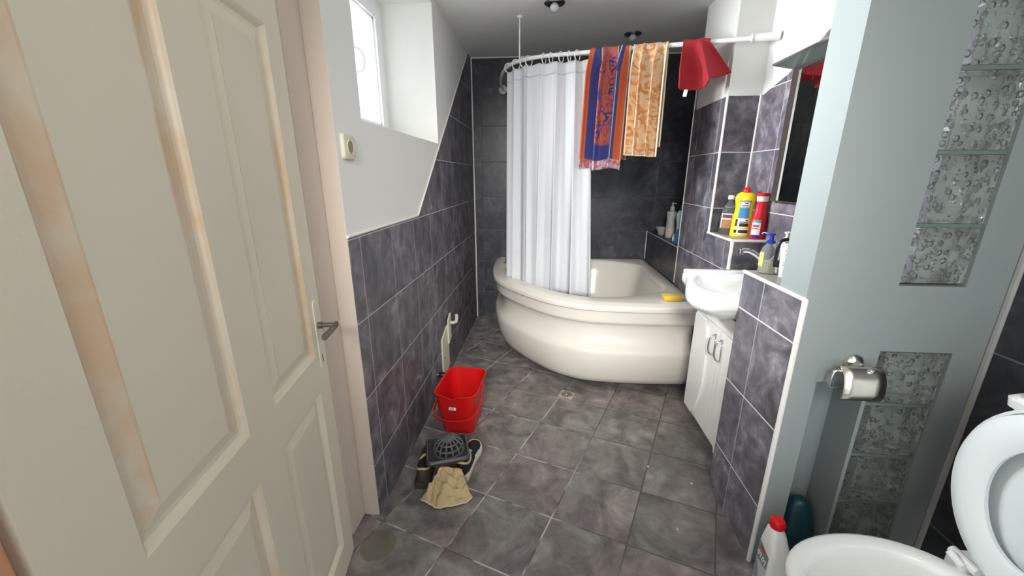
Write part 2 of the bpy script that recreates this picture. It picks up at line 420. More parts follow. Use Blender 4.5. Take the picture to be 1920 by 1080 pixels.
# tile cladding of the left wall, cut by the slanting edge
poly = [(1.306, 0), (YB, 0), (YB, CEIL), (3.69, CEIL), (2.09, 1.214), (1.306, 1.214)]
struct(obj('wall_left_tiles', prism(bmesh.new(), poly, 0.004, 'X', XL), 'tile_left'))
bm = bmesh.new()
tube(bm, [(XL+0.004, 1.30, 1.217), (XL+0.004, 2.088, 1.217)], 0.006, 8)
tube(bm, [(XL+0.004, 2.088, 1.217), (XL+0.004, 3.69, CEIL)], 0.005, 8)
struct(obj('trim_1', bm, 'trim_white', smooth=40))
bm = bmesh.new(); bx(bm, XL, 1.6, YB, 4.0, 0, CEIL)
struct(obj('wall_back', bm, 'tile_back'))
bm = bmesh.new()
tube(bm, [(XL+0.008, YB-0.004, 0), (XL+0.008, YB-0.004, CEIL)], 0.007, 8)
tube(bm, [(XL, YB-0.003, CEIL-0.004), (1.3, YB-0.003, CEIL-0.004)], 0.006, 8)
struct(obj('trim_2', bm, 'trim_white', smooth=40))
# right side: breast, ledge block, shelf block, mirror wall
bm = bmesh.new()
bx(bm, XA, 1.6, 2.12, YA1, 0, 1.092)
bx(bm, XA, 1.6, YA0, YA1, 1.092, 1.845)
struct(obj('wall_right', bm, ['tile_rightwall']))
bm = bmesh.new(); bx(bm, XA-0.001, 1.3, YA1, YB, 0, 0.915)
struct(obj('wall_right_ledge', bm, 'tile_back'))
bm = bmesh.new(); bx(bm, XA-0.002, XC-0.001, 2.118, 2.1195, 0, 1.0925); bx(bm, XA-0.0005, XC-0.001, YA0-0.0015, YA0-0.0002, 1.10, 1.845)
struct(obj('wall_right_face', bm, 'tile_face'))
bm = bmesh.new(); bx(bm, XA+0.0015, 1.6, YA0+0.001, YA1-0.03, 1.845, CEIL)
bx(bm, XC, 1.6, YP, YA0+0.001, 0, CEIL); bx(bm, 1.3, 1.6, YA1-0.03, YB, 0.5, CEIL)
struct(obj('wall_right_plaster', bm, 'plaster'))
poly = [(YP, 0), (2.12, 0), (2.12, 1.1), (YA0, 1.1), (YA0, 1.845), (2.405, 1.845), (2.20, 1.90), (1.98, 1.995), (1.6, 2.18), (YP, 2.3)]
struct(obj('wall_right_tiles', prism(bmesh.new(), poly, -0.004, 'X', XC), 'tile_rightwall'))
struct(obj('wall_niche', box(1.292, 1.2999, YA1, YB, 0.915, 2.0), 'tile_back'))
bm = bmesh.new()
tube(bm, [(XA, YA0, 1.10), (XA, YA0, 1.85)], 0.007, 8)
tube(bm, [(XC-0.006, YA0-0.003, 1.10), (XC-0.006, YA0-0.003, 1.85)], 0.006, 8)
tube(bm, [(XA, 2.118, 0.6), (XA, 2.118, 1.09)], 0.009, 8)
tube(bm, [(XA+0.001, YA1, 0.65), (XA+0.001, YA1, 1.99)], 0.005, 8)
tube(bm, [(XA, YB-0.004, 0.65), (XA, YB-0.004, 0.918)], 0.006, 8)
tube(bm, [(XA-0.001, YA1, 0.915), (XA-0.001, YB, 0.915)], 0.003, 6)
struct(obj('trim_3', bm, 'trim_white', smooth=40))
bm = bmesh.new(); bx(bm, XA-0.006, XC, 2.112, YA0, 1.0922, 1.1)
struct(obj('wall_right_shelf', bm, 'tile_ledge'))
bm = bmesh.new()
tube(bm, [(XA-0.006, YA0, 1.096), (XA-0.006, 2.112, 1.096), (XC, 2.112, 1.096)], 0.007, 8)
struct(obj('trim_4', bm, 'trim_white', smooth=40))

# partition wall with glass-block column, glass-block niche and open recess
XR = 1.385
bm = bmesh.new()
UX0, UX1, UZ0 = 1.072, 1.258, 1.103
LX0, LX1, LZ0, LZ1 = 1.072, 1.284, 0.10, 0.888
RX0, RX1, RZ1 = 0.905, 1.060, 0.772
bx(bm, XH+0.001, RX0, YF, YP, 0, CEIL)                       # left post
bx(bm, RX0, RX1, YF+0.125, YP, 0, RZ1)                       # back of the recess
bx(bm, RX0, RX1, YF, YP, RZ1, CEIL)
bx(bm, RX1, LX0, YF, YP, 0, CEIL)
bx(bm, LX0, LX1, YF, YP, 0, LZ0); bx(bm, LX0, LX1, YF, YP, LZ1, UZ0)
bx(bm, UX1, LX1, YF, YP, UZ0, CEIL); bx(bm, UX0, UX1, YF, YP, 1.906, CEIL)
bx(bm, LX1, 1.60, YF, YP, 0, CEIL)
struct(obj('wall_partition', bm, 'bluegrey'))
bm = bmesh.new(); bx(bm, XH, XC, YP, YH, 0, 1.044)
bx(bm, XH, XH+0.003, YF+0.0005, YP, 0, 1.048)
struct(obj('wall_half', bm, 'tile_half'))
struct(obj('wall_half_ledge', box(XH, XC, YP+0.001, YH+0.002, 1.044, 1.05), 'tile_ledge'))
bm = bmesh.new()
tube(bm, [(XH, YF-0.001, 0), (XH, YF-0.001, 1.052)], 0.0085, 10)
tube(bm, [(XH, YF-0.001, 1.05), (XH, YH+0.002, 1.05)], 0.007, 10)
struct(obj('trim_5', bm, 'trim_white', smooth=40))
bm = bmesh.new(); bx(bm, XR, 1.6, -1.5, YF, 0, CEIL)
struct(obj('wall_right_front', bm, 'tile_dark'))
bm = bmesh.new(); tube(bm, [(XR-0.004, YF-0.004, 0), (XR-0.004, YF-0.004, 1.7)], 0.010, 8)
struct(obj('trim_6', bm, 'trim_grey', smooth=40))

# wall end behind the door
struct(obj('wall_left_end', box(-1.5, XL-0.0005, 1.305, 1.40, 0, CEIL), 'cream_frame'))
struct(obj('trim_7', box(-1.0, -0.752, 1.20, 1.3045, 0, CEIL, 0.004), 'cream_frame'))
struct(obj('wall_hall_left', box(-1.6, -1.5, -1.5, 1.40, 0, CEIL), 'cream_frame'))

# window (outer frame, sashes, panes, handle)
WX = -1.0
bm = bmesh.new()
for (y0, y1, z0, z1) in ((NY0, NY1, NZ0, 1.665), (NY0, NY1, 2.345, NZ1), (NY0, 1.555, 1.665, 2.345), (2.535, NY1, 1.665, 2.345), (2.09, 2.125, 1.665, 2.345)):
    bx(bm, WX-0.05, WX, y0, y1, z0, z1)
w = struct(obj('window_1', bm, 'pvc'))
for (y0, y1) in ((1.555, 2.09), (2.125, 2.535)):
    bm = bmesh.new()
    a, b, c, d = y0+0.001, y1-0.001, 1.666, 2.344
    t1 = 0.05
    for q in ((a, b, c, c+t1), (a, b, d-t1, d), (a, a+t1, c+t1, d-t1), (b-t1, b, c+t1, d-t1)):
        bx(bm, WX-0.045, WX+0.012, *q)
    for q in ((a+t1, b-t1, c+t1, c+t1+0.012), (a+t1, b-t1, d-t1-0.012, d-t1), (a+t1, a+t1+0.012, c+t1, d-t1), (b-t1-0.012, b-t1, c+t1, d-t1)):
        bx(bm, WX-0.035, WX-0.002, *q)
    obj('window_sash', bm, 'pvc', w)
    obj('window_pane', box(WX-0.026, WX-0.020, a+t1, b-t1, c+t1, d-t1), 'pane', w)
bm = bmesh.new(); tube(bm, catmull([(WX+0.012, 2.14, 1.93), (WX+0.05, 2.16, 1.945), (WX+0.062, 2.165, 1.99), (WX+0.05, 2.16, 2.035), (WX+0.012, 2.14, 2.05)], 6), 0.006, 8)
obj('window_handle', bm, 'pvc', w, smooth=True)

# ------------------------------------------------------------------ door on the left
dv = Vector((-0.192, 0.981, 0)).normalized()
D = struct(bpy.data.objects.new('door_1', None)); COL.objects.link(D); D.empty_display_size = 0.1
D.location = (-0.712+0.045*dv.x, 1.094+0.045*dv.y, 0.006); D.rotation_euler = (0, 0, math.atan2(dv.y, dv.x))
# local: +x towards the latch edge (0 = latch edge), hinge at -0.87; face towards the room is -y
W_, T_, HZ = 0.872, 0.042, 2.02
def raised(bm, x0, x1, z0, z1, worn):
    prof = [(0, 0), (0.006, 0.004), (0.014, 0.013), (0.024, 0.013), (0.050, 0.006), (0.054, 0.006)]
    rings = []
    for i, d in prof:
        rings.append([bm.verts.new(p) for p in ((x0+i, d, z0+i), (x1-i, d, z0+i), (x1-i, d, z1-i), (x0+i, d, z1-i))])
    for A, B in zip(rings, rings[1:]):
        for k in range(4):
            f = bm.faces.new((A[k], A[(k+1) % 4], B[(k+1) % 4], B[k]))
            if worn and k in (1, 3) and (worn == 2 or A is not rings[3]): f.material_index = 1
    bm.faces.new(rings[-1])
xs = [-W_, -0.755, -0.468, -0.352, -0.084, 0.0]; zs = [0, 0.115, 0.745, 0.868, 1.78, HZ]
bm = bmesh.new()
for i in range(5):
    for j in range(5):
        if i in (1, 3) and j in (1, 3): continue
        vs = [bm.verts.new(p) for p in ((xs[i], 0, zs[j]), (xs[i+1], 0, zs[j]), (xs[i+1], 0, zs[j+1]), (xs[i], 0, zs[j+1]))]
        bm.faces.new(vs)
bm2 = bmesh.new()
for q in ((-W_, 0, T_, T_, 0, HZ),): pass
for poly_ in ([(-W_, T_, 0), (0, T_, 0), (0, T_, HZ), (-W_, T_, HZ)], [(0, 0, 0), (0, T_, 0), (0, T_, HZ), (0, 0, HZ)], [(-W_, 0, 0), (-W_, T_, 0), (-W_, T_, HZ), (-W_, 0, HZ)],
              [(-W_, 0, 0), (0, 0, 0), (0, T_, 0), (-W_, T_, 0)], [(-W_, 0, HZ), (0, 0, HZ), (0, T_, HZ), (-W_, T_, HZ)]):
    bm.faces.new([bm.verts.new(p) for p in poly_])
bmesh.ops.remove_doubles(bm, verts=bm.verts, dist=1e-5)
obj('door_leaf', bm, ['door', 'door_worn'], D)
bm2.free()
for (i, j) in ((1, 1), (3, 1), (1, 3), (3, 3)):
    bm = bmesh.new(); raised(bm, xs[i], xs[i+1], zs[j], zs[j+1], 2 if (i == 1 and j == 3) else int(i == 1 or j == 3))
    obj('door_panel', bm, ['door', 'door_worn'], D, recalc=False)
bm = bmesh.new(); vr = [rrect(0.036, 0.235, 0.018, 0), rrect(0.036, 0.235, 0.018, 0.002), rrect(0.033, 0.232, 0.0165, 0.003)]
vr = [[(a-0.036, -c, b+0.925) for a, b, c in r] for r in vr]
loft(bm, vr); obj('lock_plate', bm, 'door', D, smooth=30)
bm = bmesh.new(); bx(bm, -0.0375, -0.0345, -0.0042, -0.0028, 0.833, 0.858); obj('keyhole', bm, 'black', D)
bm = bmesh.new()
tube(bm, [(-0.036, -0.003, 0.958), (-0.036, -0.016, 0.958)], 0.011, 14)
tube(bm, [(-0.036, -0.012, 0.958), (-0.036, -0.055, 0.958)], 0.0075, 12)
vs = [rrect(0.013, 0.017, 0.003, 0, -0.0, 0)]
pr = []
for xx, yy in ((-0.026, -0.056), (-0.036, -0.058), (-0.09, -0.058), (-0.142, -0.056)):
    pr.append([(xx, yy+p[0], 0.958+p[1]) for p in rrect(0.012, 0.018, 0.004, 0)])
loft(bm, pr)
h = obj('door_handle', bm, 'gunmetal', D, smooth=35); h['label'] = 'dark metal lever door handle'
hinge = D.matrix_basis @ Vector((-0.885, 0.0, 0))
struct(obj('trim_8', box(-0.14, -0.0, 0.0, 0.09, 0, CEIL, 0.003), 'orange_wood', None, (hinge.x, hinge.y, 0), D.rotation_euler))

# ------------------------------------------------------------------ corner bathtub
lip = catmull([(0.985, 2.362), (0.65, 2.343), (0.324, 2.362), (0.14, 2.425), (-0.014, 2.53), (-0.21, 2.74), (-0.37, 2.99), (-0.435, 3.28), (-0.455, 3.60), (-0.455, 3.828)], 8)
tubc = Vector((0.33, 3.12))
outer = [Vector(p) for p in lip] + [Vector((-0.455+1.44*k/10, 3.828)) for k in range(1, 11)] + [Vector((0.985, 3.828-1.466*k/10)) for k in range(1, 10)]
N = 144
def rad_at(a):
    d = Vector((math.cos(a), math.sin(a))); best = 0
    for k in range(len(outer)):
        p = outer[k]-tubc; q = outer[(k+1) % len(outer)]-tubc; e = q-p
        den = d.x*e.y-d.y*e.x
        if abs(den) < 1e-9: continue
        t = (p.x*e.y-p.y*e.x)/den; s = (p.x*d.y-p.y*d.x)/den
        if t > 0 and -1e-6 <= s <= 1+1e-6: best = max(best, t)
    return best
R_o = [rad_at(2*PI*k/N) for k in range(N)]
# inner opening: rounded, wide shelf left in the rear corner and behind the head ends
R_i = []
for k in range(N):
    a = 2*PI*k/N; front = max(0, math.cos(a+PI*0.62))
    R_i.append(min(R_o[k]-(0.115+0.03*front), 0.66+0.05*math.cos(2*a)))
for _ in range(5): R_i = [(R_i[k-1]+2*R_i[k]+R_i[(k+1) % N])/4 for k in range(N)]
def ring(R, s, z, off=0.0): return [(tubc.x+(R[k]*s+off)*math.cos(2*PI*k/N), tubc.y+(R[k]*s+off)*math.sin(2*PI*k/N), z) for k in range(N)]
TB = thing('bathtub', 'large white corner bathtub with curved stepped apron and curtain hanging in it', 'bathtub', (tubc.x, tubc.y, 0.0))
loc = lambda r: [(x-tubc.x, y-tubc.y, z) for x, y, z in r]
bm = bmesh.new()
rg = [ring(R_o, 1, 0.570, -0.06), ring(R_o, 1, 0.597, -0.020), ring(R_o, 1, 0.600, -0.002), ring(R_o, 1, 0.604, 0.0), ring(R_o, 1, 0.632, 0.0), ring(R_o, 1, 0.637, -0.003), ring(R_o, 1, 0.639, -0.012), ring(R_o, 1, 0.643, -0.030), ring(R_o, 1, 0.649, -0.045), ring(R_o, 1, 0.650, -0.055)]
rg += [ring(R_i, 1, 0.652, 0.015), ring(R_i, 1, 0.647, 0.0), ring(R_i, 1, 0.630, -0.012), ring(R_i, 0.93, 0.52), ring(R_i, 0.87, 0.36), ring(R_i, 0.80, 0.25), ring(R_i, 0.62, 0.205), ring(R_i, 0.3, 0.195)]
loft(bm, [loc(r) for r in rg], cap0=False)
obj('tub_shell', bm, 'enamel', TB, smooth=70)
fc = [Vector(p) for p in catmull([(0.985, 2.362), (0.65, 2.343), (0.324, 2.362), (0.14, 2.425), (-0.014, 2.53), (-0.21, 2.74), (-0.37, 2.99), (-0.435, 3.28), (-0.455, 3.60), (-0.455, 3.828)], 8)]
fn = []
for k in range(len(fc)):
    e_ = fc[min(k+1, len(fc)-1)]-fc[max(k-1, 0)]; fn.append(Vector((e_.y, -e_.x)).normalized())
    if fn[-1].dot(tubc-fc[k]) < 0: fn[-1] = -fn[-1]
prof = [(0.016, 0.600), (0.020, 0.590), (0.022, 0.530), (0.024, 0.518), (0.032, 0.508), (0.058, 0.497), (0.072, 0.478), (0.080, 0.445), (0.079, 0.405), (0.068, 0.368), (0.048, 0.340), (0.030, 0.326), (0.021, 0.312), (0.019, 0.290), (0.025, 0.235), (0.040, 0.17), (0.066, 0.10), (0.092, 0.058), (0.105, 0.052)]
bm = bmesh.new(); rows = []
for o_, z_ in prof: rows.append([bm.verts.new((min((fc[k]+fn[k]*o_).x, 0.985)-tubc.x, min((fc[k]+fn[k]*o_).y, 3.828)-tubc.y, z_)) for k in range(len(fc))])
for A, B in zip(rows, rows[1:]):
    for k in range(len(fc)-1): bm.faces.new((A[k], A[k+1], B[k+1], B[k]))
o = obj('apron', bm, 'enamel', TB, smooth=True, recalc=True); solidify(o, 0.004, -1.0)
for (fx, fy) in ((0.85, 2.62), (0.0, 2.85), (-0.28, 3.6), (0.8, 3.6)):
    obj('foot', L([(0.03, 0.0), (0.03, 0.01), (0.012, 0.015), (0.012, 0.058)], seg=12), 'black', TB, (fx-tubc.x, fy-tubc.y, 0))
bm = bmesh.new(); lathe(bm, [(0.018, 0.650), (0.018, 0.656), (0.008, 0.660), (0.005, 0.70), (0.0, 0.702)], seg=14)
obj('control_knob', bm, 'gunmetal', TB, (-0.345-tubc.x, 3.50-tubc.y, 0), smooth=40)
bm = bmesh.new(); lathe(bm, [(0.009, 0), (0.009, 0.004), (0.0, 0.005)], seg=12)
o = obj('panel_screw', bm, 'steel', TB, (0.925-tubc.x, 2.435-tubc.y, 0.125), (PI/2, 0, 0))
tag(obj('sponge', box(-0.058, 0.058, -0.036, 0.036, 0, 0.035, 0.008), 'sponge', None, (0.835, 2.475, 0.6525), (0, 0, 0.03), smooth=40), 'yellow bath sponge lying on the front rim of the bathtub', 'sponge')

# ------------------------------------------------------------------ shower rail, curtain, rings
def railp(s):
    return RAIL[s]
RAILC = [(-0.392, YB-0.035, 2.165), (-0.388, 3.60, 2.168), (-0.352, 3.33, 2.17), (-0.29, 3.10, 2.172), (-0.19, 2.945, 2.172), (-0.03, 2.845, 2.170), (0.16, 2.775, 2.163), (0.44, 2.665, 2.15), (0.60, 2.59, 2.138), (0.76, 2.51, 2.125), (0.88, 2.45, 2.115), (1.05, 2.38, 2.107), (1.165, 2.33, 2.102)]
RAIL = catmull(RAILC, 12)
RL = thing('shower_rail', 'white curved shower curtain rail fixed to ceiling, back wall and right wall', 'curtain rail', (0, 2.9, 2.17))
rel = lambda p: (p[0], p[1]-2.9, p[2]-2.17)
bm = bmesh.new(); tube(bm, [rel(p) for p in RAIL], 0.0125, 14); obj('rail_tube', bm, 'rod_grey', RL, smooth=40)
bm = bmesh.new(); tube(bm, [rel((-0.19, 2.945, 2.17)), rel((-0.19, 2.945, CEIL-0.002))], 0.005, 10)
lathe(bm, [(0.016, 0), (0.02, 0.010), (0.02, 0.013)], cx=-0.19, cy=0.045, seg=16)
for v in bm.verts:
    if v.co.z < 0.02 and abs(math.hypot(v.co.x+0.19, v.co.y-0.045)) > 0.012: v.co.z += CEIL-0.013-2.17
obj('ceiling_support', bm, 'rod_grey', RL, smooth=40)
bm = bmesh.new(); torus(bm, rel((-0.392, YB-0.028, 2.165)), 0.03, 0.008, 'Y'); tube(bm, [rel((-0.392, YB-0.03, 2.165)), rel((-0.392, YB, 2.165))], 0.022, 14)
obj('wall_flange', bm, 'rod_grey', RL, smooth=40)
bm = bmesh.new(); tube(bm, [rel((1.05, 2.38, 2.107)), rel((1.08, 2.368, 2.106)), rel((1.166, 2.329, 2.102))], [0.017, 0.019, 0.020], 14)
tube(bm, [rel((1.046, 2.382, 2.107)), rel((1.054, 2.378, 2.107))], 0.023, 14)
obj('wall_flange', bm, 'rod_grey', RL, smooth=40)

def rail_by_x(x):
    for a, b in zip(RAIL, RAIL[1:]):
        if a[0] <= x <= b[0] and b[0] > a[0]:
            t = (x-a[0])/(b[0]-a[0]); return Vector(a)*(1-t)+Vector(b)*t
    return Vector(RAIL[-1])
# arc-length table of the curtain stretch
cpts = [Vector(p) for p in RAIL]
si = min(range(len(cpts)), key=lambda i: (cpts[i]-Vector((-0.275, 3.07, 2.17))).length)
seg_ = cpts[si:]; acc = [0.0]
for a, b in zip(seg_, seg_[1:]): acc.append(acc[-1]+(b-a).length)
def along(s):
    for i in range(len(acc)-1):
        if acc[i+1] >= s or i == len(acc)-2:
            t = (s-acc[i])/(acc[i+1]-acc[i]); p = seg_[i].lerp(seg_[i+1], t); d = (seg_[i+1]-seg_[i]).normalized(); return p, d
s_end = acc[min(range(len(seg_)), key=lambda i: abs(seg_[i].x-0.275))]
NF = 6.5
def curt(u, v):
    # u along the rail, v from hem (0) to top (1)
    uu = u+0.012*math.sin(7*u*PI)*(1-v)
    p, d = along(s_end*min(max(uu, 0), 1)); nrm = Vector((d.y, -d.x, 0))
    amp = (0.018+0.018*(1-v)**0.7)*(0.62+0.38*math.sin(u*9.2+1.0))
    ph = 2*PI*NF*u+1.1*math.sin(5*u+0.4)+0.5*math.sin(13*u)
    off = amp*(math.sin(ph)+0.35*math.sin(2.1*ph+1.3))
    flare = max(0, u-0.72)/0.28
    x = p.x+nrm.x*off+d.x*0.010*math.cos(ph)+(1-v)*0.075*flare
    y = p.y+nrm.y*off+d.y*0.010*math.cos(ph)-(1-v)*0.035*flare
    top = p.z-0.038-0.008*math.sin(ph*0.5)**2
    z = 0.585+(top-0.585)*v
    if u < 0.03: z -= 0.0*v
    return (x, y-0.004, z)
CT = thing('shower_curtain', 'long white pleated shower curtain hanging from the curved rail into the bathtub', 'shower curtain', (0, 2.9, 0.585))
bm = grid(lambda u, v: tuple(a-b for a, b in zip(curt(u, v), (0, 2.9, 0.585))), 260, 40)
o = obj('curtain_cloth', bm, 'curtain', CT, smooth=True, recalc=False); solidify(o, 0.0012)
# hemmed vertical edge strip and top band
bm = grid(lambda u, v: tuple(a-b for a, b in zip(Vector(curt(0.955+0.045*u, v))+Vector((0.001, -0.0025, 0)), (0, 2.9, 0.585))), 12, 40)
o = obj('side_hem', bm, 'curtain', CT, smooth=True, recalc=False); solidify(o, 0.0012)
bm = grid(lambda u, v: tuple(a-b for a, b in zip(Vector(curt(u, 0.955+0.045*v))+Vector((-0.0005, -0.0022, 0)), (0, 2.9, 0.585))), 260, 4)
o = obj('top_hem', bm, 'curtain', CT, smooth=True, recalc=False); solidify(o, 0.0012)
ringx = [-0.272, -0.215, -0.165, -0.125, -0.025, 0.020, 0.085, 0.135, 0.185]
ords = ['leftmost', 'second from left', 'third from left', 'fourth from left', 'fifth from left', 'sixth from left', 'third from the towels', 'second from the towels', 'nearest the orange towel']
r0 = None
for x, w_ in zip(ringx, ords):
    p = rail_by_x(x)
    if r0 is None:
        bm = bmesh.new(); torus(bm, (0, 0, -0.014), 0.031, 0.0034, 'X', 20, 8); r0 = obj('curtain_ring', bm, 'white_plastic', smooth=True); r = r0
    else: r = r0.copy(); COL.objects.link(r)
    r.location = p; q = rail_by_x(x+0.01)-p; r.rotation_euler = (0, 0, math.atan2(q.y, q.x)+random.uniform(-0.25, 0.25))
    tag(r, 'white plastic curtain ring on the rail, '+w_, 'curtain ring', 'shower curtain rings')

# ------------------------------------------------------------------ towels over the rail
def hang(name, label, x0, x1, zf, zb, mat, folds, amp, group=None, narrow=0.0, shift=0.0, thick=0.007, wave=0.0, fan=None, seed=0, nu=90):
    rnd = random.Random(seed); ph0 = rnd.uniform(0, 6)
    pm = rail_by_x((x0+x1)/2); da = (rail_by_x(x1)-rail_by_x(x0)).normalized(); nr = Vector((da.y, -da.x, 0)).normalized()   # nr points to the camera side
    if nr.y > 0: nr = -nr
    R = 0.0125+thick*0.5+0.0006
    root = thing(name, label, 'towel', (pm.x, pm.y, zf), group=group)
    lf = pm.z-zf; lb = pm.z-zb
    def f(u, v):
        p = rail_by_x(x0+(x1-x0)*u)
        tot = lf+PI*R+lb; s = v*tot
        c = 2*PI*folds*u+ph0
        sh = math.sin(c)+0.4*math.sin(1.7*c+1.1)
        if s < lf:
            d = lf-s; k = min(1, d/0.14)**0.7; z = p.z-d; out = R+amp*0.12+amp*k*(0.75*sh+0.62)
            spread = k*narrow*(u-0.5)+shift*d/lf
            if fan: spread += fan(u, d/lf)[0]; z += fan(u, d/lf)[1]
            z += wave*math.sin(2*PI*1.3*u+ph0)*(d/lf)
            q = p+nr*out+da*(spread+0.50*amp*k*math.cos(c)*math.sin(PI*min(1, max(0, u)))**0.5)
        elif s < lf+PI*R:
            a = (s-lf)/R; q = p+nr*(R*math.cos(a)+amp*0.12*math.cos(a)); z = p.z+R*math.sin(a)+amp*0.05*sh*math.sin(a)
        else:
            d = s-lf-PI*R; k = min(1, d/0.3); z = p.z-d
            q = p-nr*(R+amp*0.12+amp*k*(0.4-0.4*sh))+da*(k*narrow*(u-0.5))
        return (q.x-pm.x, q.y-pm.y, z-zf)
    bm = grid(f, nu, 110)
    o = obj('towel_cloth', bm, mat, root, smooth=True, recalc=False); solidify(o, thick)
    # uv: only the front drop spans the pattern
    uvl = o.data.uv_layers[0].data; tot = lf+PI*R+lb
    for d in uvl: d.uv[1] = d.uv[1]*tot/lf
    return root
hang('towel', 'bath towel in orange and blue stripes with ornate swirls hanging over the rail', 0.268, 0.492, 1.468, 1.53, 'towel_ornate', 2.6, 0.050, narrow=0.0, shift=-0.020, wave=0.012, seed=3)
hang('towel', 'beige and gold leaf patterned towel hanging over the rail beside the blue one', 0.508, 0.678, 1.540, 1.60, 'towel_beige', 2.6, 0.036, narrow=0.0, shift=-0.002, seed=11)
def redfan(u, t): return (max(0, u-0.35)*0.17*t, max(0, u-0.45)*0.13*t)
rt = hang('towel', 'small red hand towel slung over the right end of the rail', 0.752, 0.872, 1.882, 1.93, 'red_towel', 1.5, 0.055, fan=redfan, seed=8, shift=0.014, nu=60)
bm = box(-0.010, 0.010, -0.0006, 0.0006, -0.036, 0.0); obj('care_tag', bm, 'label_white', rt, (-0.040, -0.028, 0.004), (0.1, 0.12, -0.2))

# ------------------------------------------------------------------ ceiling spots
for (x, y, lb) in ((0.034, 2.75, 'round chrome ceiling spotlight nearest the camera, cut by the frame'), (0.622, 3.33, 'round chrome ceiling spotlight above the towels')):
    t = thing('ceiling_spotlight', lb, 'ceiling light', (x, y, CEIL), group='ceiling spotlights')
    obj('spot_ring', L([(0.038, -0.001), (0.062, -0.001), (0.064, -0.005), (0.058, -0.010), (0.044, -0.010), (0.036, -0.004)], close=False), 'chrome', t, smooth=40)
    obj('reflector', L([(0.042, -0.003), (0.030, -0.002), (0.0, -0.0015)], close=False), 'dark_inside', t)
    obj('bulb', L([(0.0, -0.052), (0.014, -0.049), (0.024, -0.040), (0.028, -0.028), (0.024, -0.016), (0.014, -0.006), (0.012, -0.002)]), 'bulb', t, smooth=True)

# ------------------------------------------------------------------ socket, pipe bracket
t = thing('wall_socket', 'cream wall power socket on the white left wall below the window', 'socket', (XL, 1.375, 1.518))
bm = bmesh.new(); rr = [[(c, a, b) for a, b, c in rrect(s, s*1.02, 0.012, z)] for s, z in ((0.084, 0.0), (0.084, 0.006), (0.076, 0.012), (0.058, 0.014))]
loft(bm, rr); obj('cover_plate', bm, 'cream_plastic', t, smooth=35)
bm = bmesh.new(); lathe(bm, [(0.025, 0.0), (0.0245, 0.015), (0.023, 0.0165), (0.021, 0.0160), (0.0205, 0.0148)], close=False)
obj('socket_rim', bm, 'cream_plastic', t, (0, 0, 0), (0, PI/2, 0), smooth=40)
bm = bmesh.new(); lathe(bm, [(0.0207, 0.0150), (0.0, 0.0149)]); obj('socket_well', bm, 'socket_dark', t, (0, 0, 0), (0, PI/2, 0))

t = thing('pipe_bracket', 'cream plastic wall bracket with a hook on the left wall behind the red bucket', 'bracket', (XL+0.0035, 2.45, 0.06))
bm = bmesh.new()
prism(bm, [(-0.05, 0.08), (-0.05, 0.285), (0.10, 0.335), (0.16, 0.335), (0.16, 0.215), (0.115, 0.20), (0.115, 0.03), (0.06, 0.0), (-0.04, 0.0)], 0.012, 'X', 0.0)
obj('back_plate', bm, 'cream_plastic', t)
bm = bmesh.new(); prism(bm, [(0.09, 0.20), (0.09, 0.375), (0.165, 0.41), (0.165, 0.22)], 0.010, 'X', 0.012)
obj('arm', bm, 'cream_plastic', t)
bm = bmesh.new(); tube(bm, [(0.02, 0.15, 0.34), (0.042, 0.16, 0.335), (0.062, 0.16, 0.345), (0.066, 0.16, 0.37), (0.066, 0.16, 0.40)], 0.012, 12)
obj('hook', bm, 'cream_plastic', t, smooth=40)
bm = bmesh.new(); bx(bm, 0.0115, 0.0125, -0.02, 0.0, 0.125, 0.142); obj('slot', bm, 'black', t)
t = thing('drain_pipe_elbow', 'black and chrome pipe stub low on the left wall behind the red bucket', 'pipe', (XL+0.0035, 2.30, 0.14))
bm = bmesh.new(); lathe(bm, [(0.026, 0.0), (0.026, 0.005), (0.015, 0.008)]); obj('rosette', bm, 'chrome', t, (0, 0, 0), (0, PI/2, 0), smooth=40)
bm = bmesh.new(); tube(bm, catmull([(0.003, 0, 0), (0.04, 0.0, -0.002), (0.065, 0.02, -0.015), (0.068, 0.035, -0.045)], 5), 0.019, 14); obj('pipe', bm, 'black', t, smooth=40)

# ------------------------------------------------------------------ red bucket
t = thing('bucket', 'red rectangular plastic mop bucket standing on the floor by the left wall', 'bucket', (-0.462, 2.005, 0.0), -0.06)
def bring(wx, wy, z, r=0.055, dip=False):
    p = rrect(wx, wy, r, z, n=8)
    if dip: p = [(x, y, zz-(0.012*math.exp(-((x+0.01)/0.035)**2) if y < -wy/2+0.012 else 0)) for x, y, zz in p]
    return p
bm = bmesh.new()
def subdiv(r, n=3):
    out = []
    for a, b in zip(r, r[1:]+r[:1]):
        for k in range(n): out.append(tuple(a[i]+(b[i]-a[i])*k/n for i in range(3)))
    return out
def ringb(wx, wy, z, r, dip=0.0):
    p = subdiv(rrect(wx, wy, r, z, n=4), 4)
    return [(x, y-(1.5*dip*math.exp(-((x+0.01)/0.03)**2) if y < -wy/2+0.012 else 0), zz-(dip*math.exp(-((x+0.01)/0.03)**2) if y < -wy/2+0.012 else 0)) for x, y, zz in p]
rg = [ringb(0.185, 0.235, 0.0, 0.05), ringb(0.190, 0.24, 0.006, 0.05), ringb(0.208, 0.275, 0.115, 0.05), ringb(0.216, 0.290, 0.125, 0.052), ringb(0.232, 0.325, 0.245, 0.055), ringb(0.238, 0.335, 0.255, 0.058, 0.004), ringb(0.248, 0.345, 0.262, 0.06, 0.010), ringb(0.250, 0.347, 0.268, 0.06, 0.012), ringb(0.244, 0.341, 0.270, 0.058, 0.012),
      ringb(0.228, 0.325, 0.266, 0.055, 0.010), ringb(0.222, 0.318, 0.24, 0.052), ringb(0.196, 0.262, 0.115, 0.045), ringb(0.178, 0.228, 0.012, 0.045)]
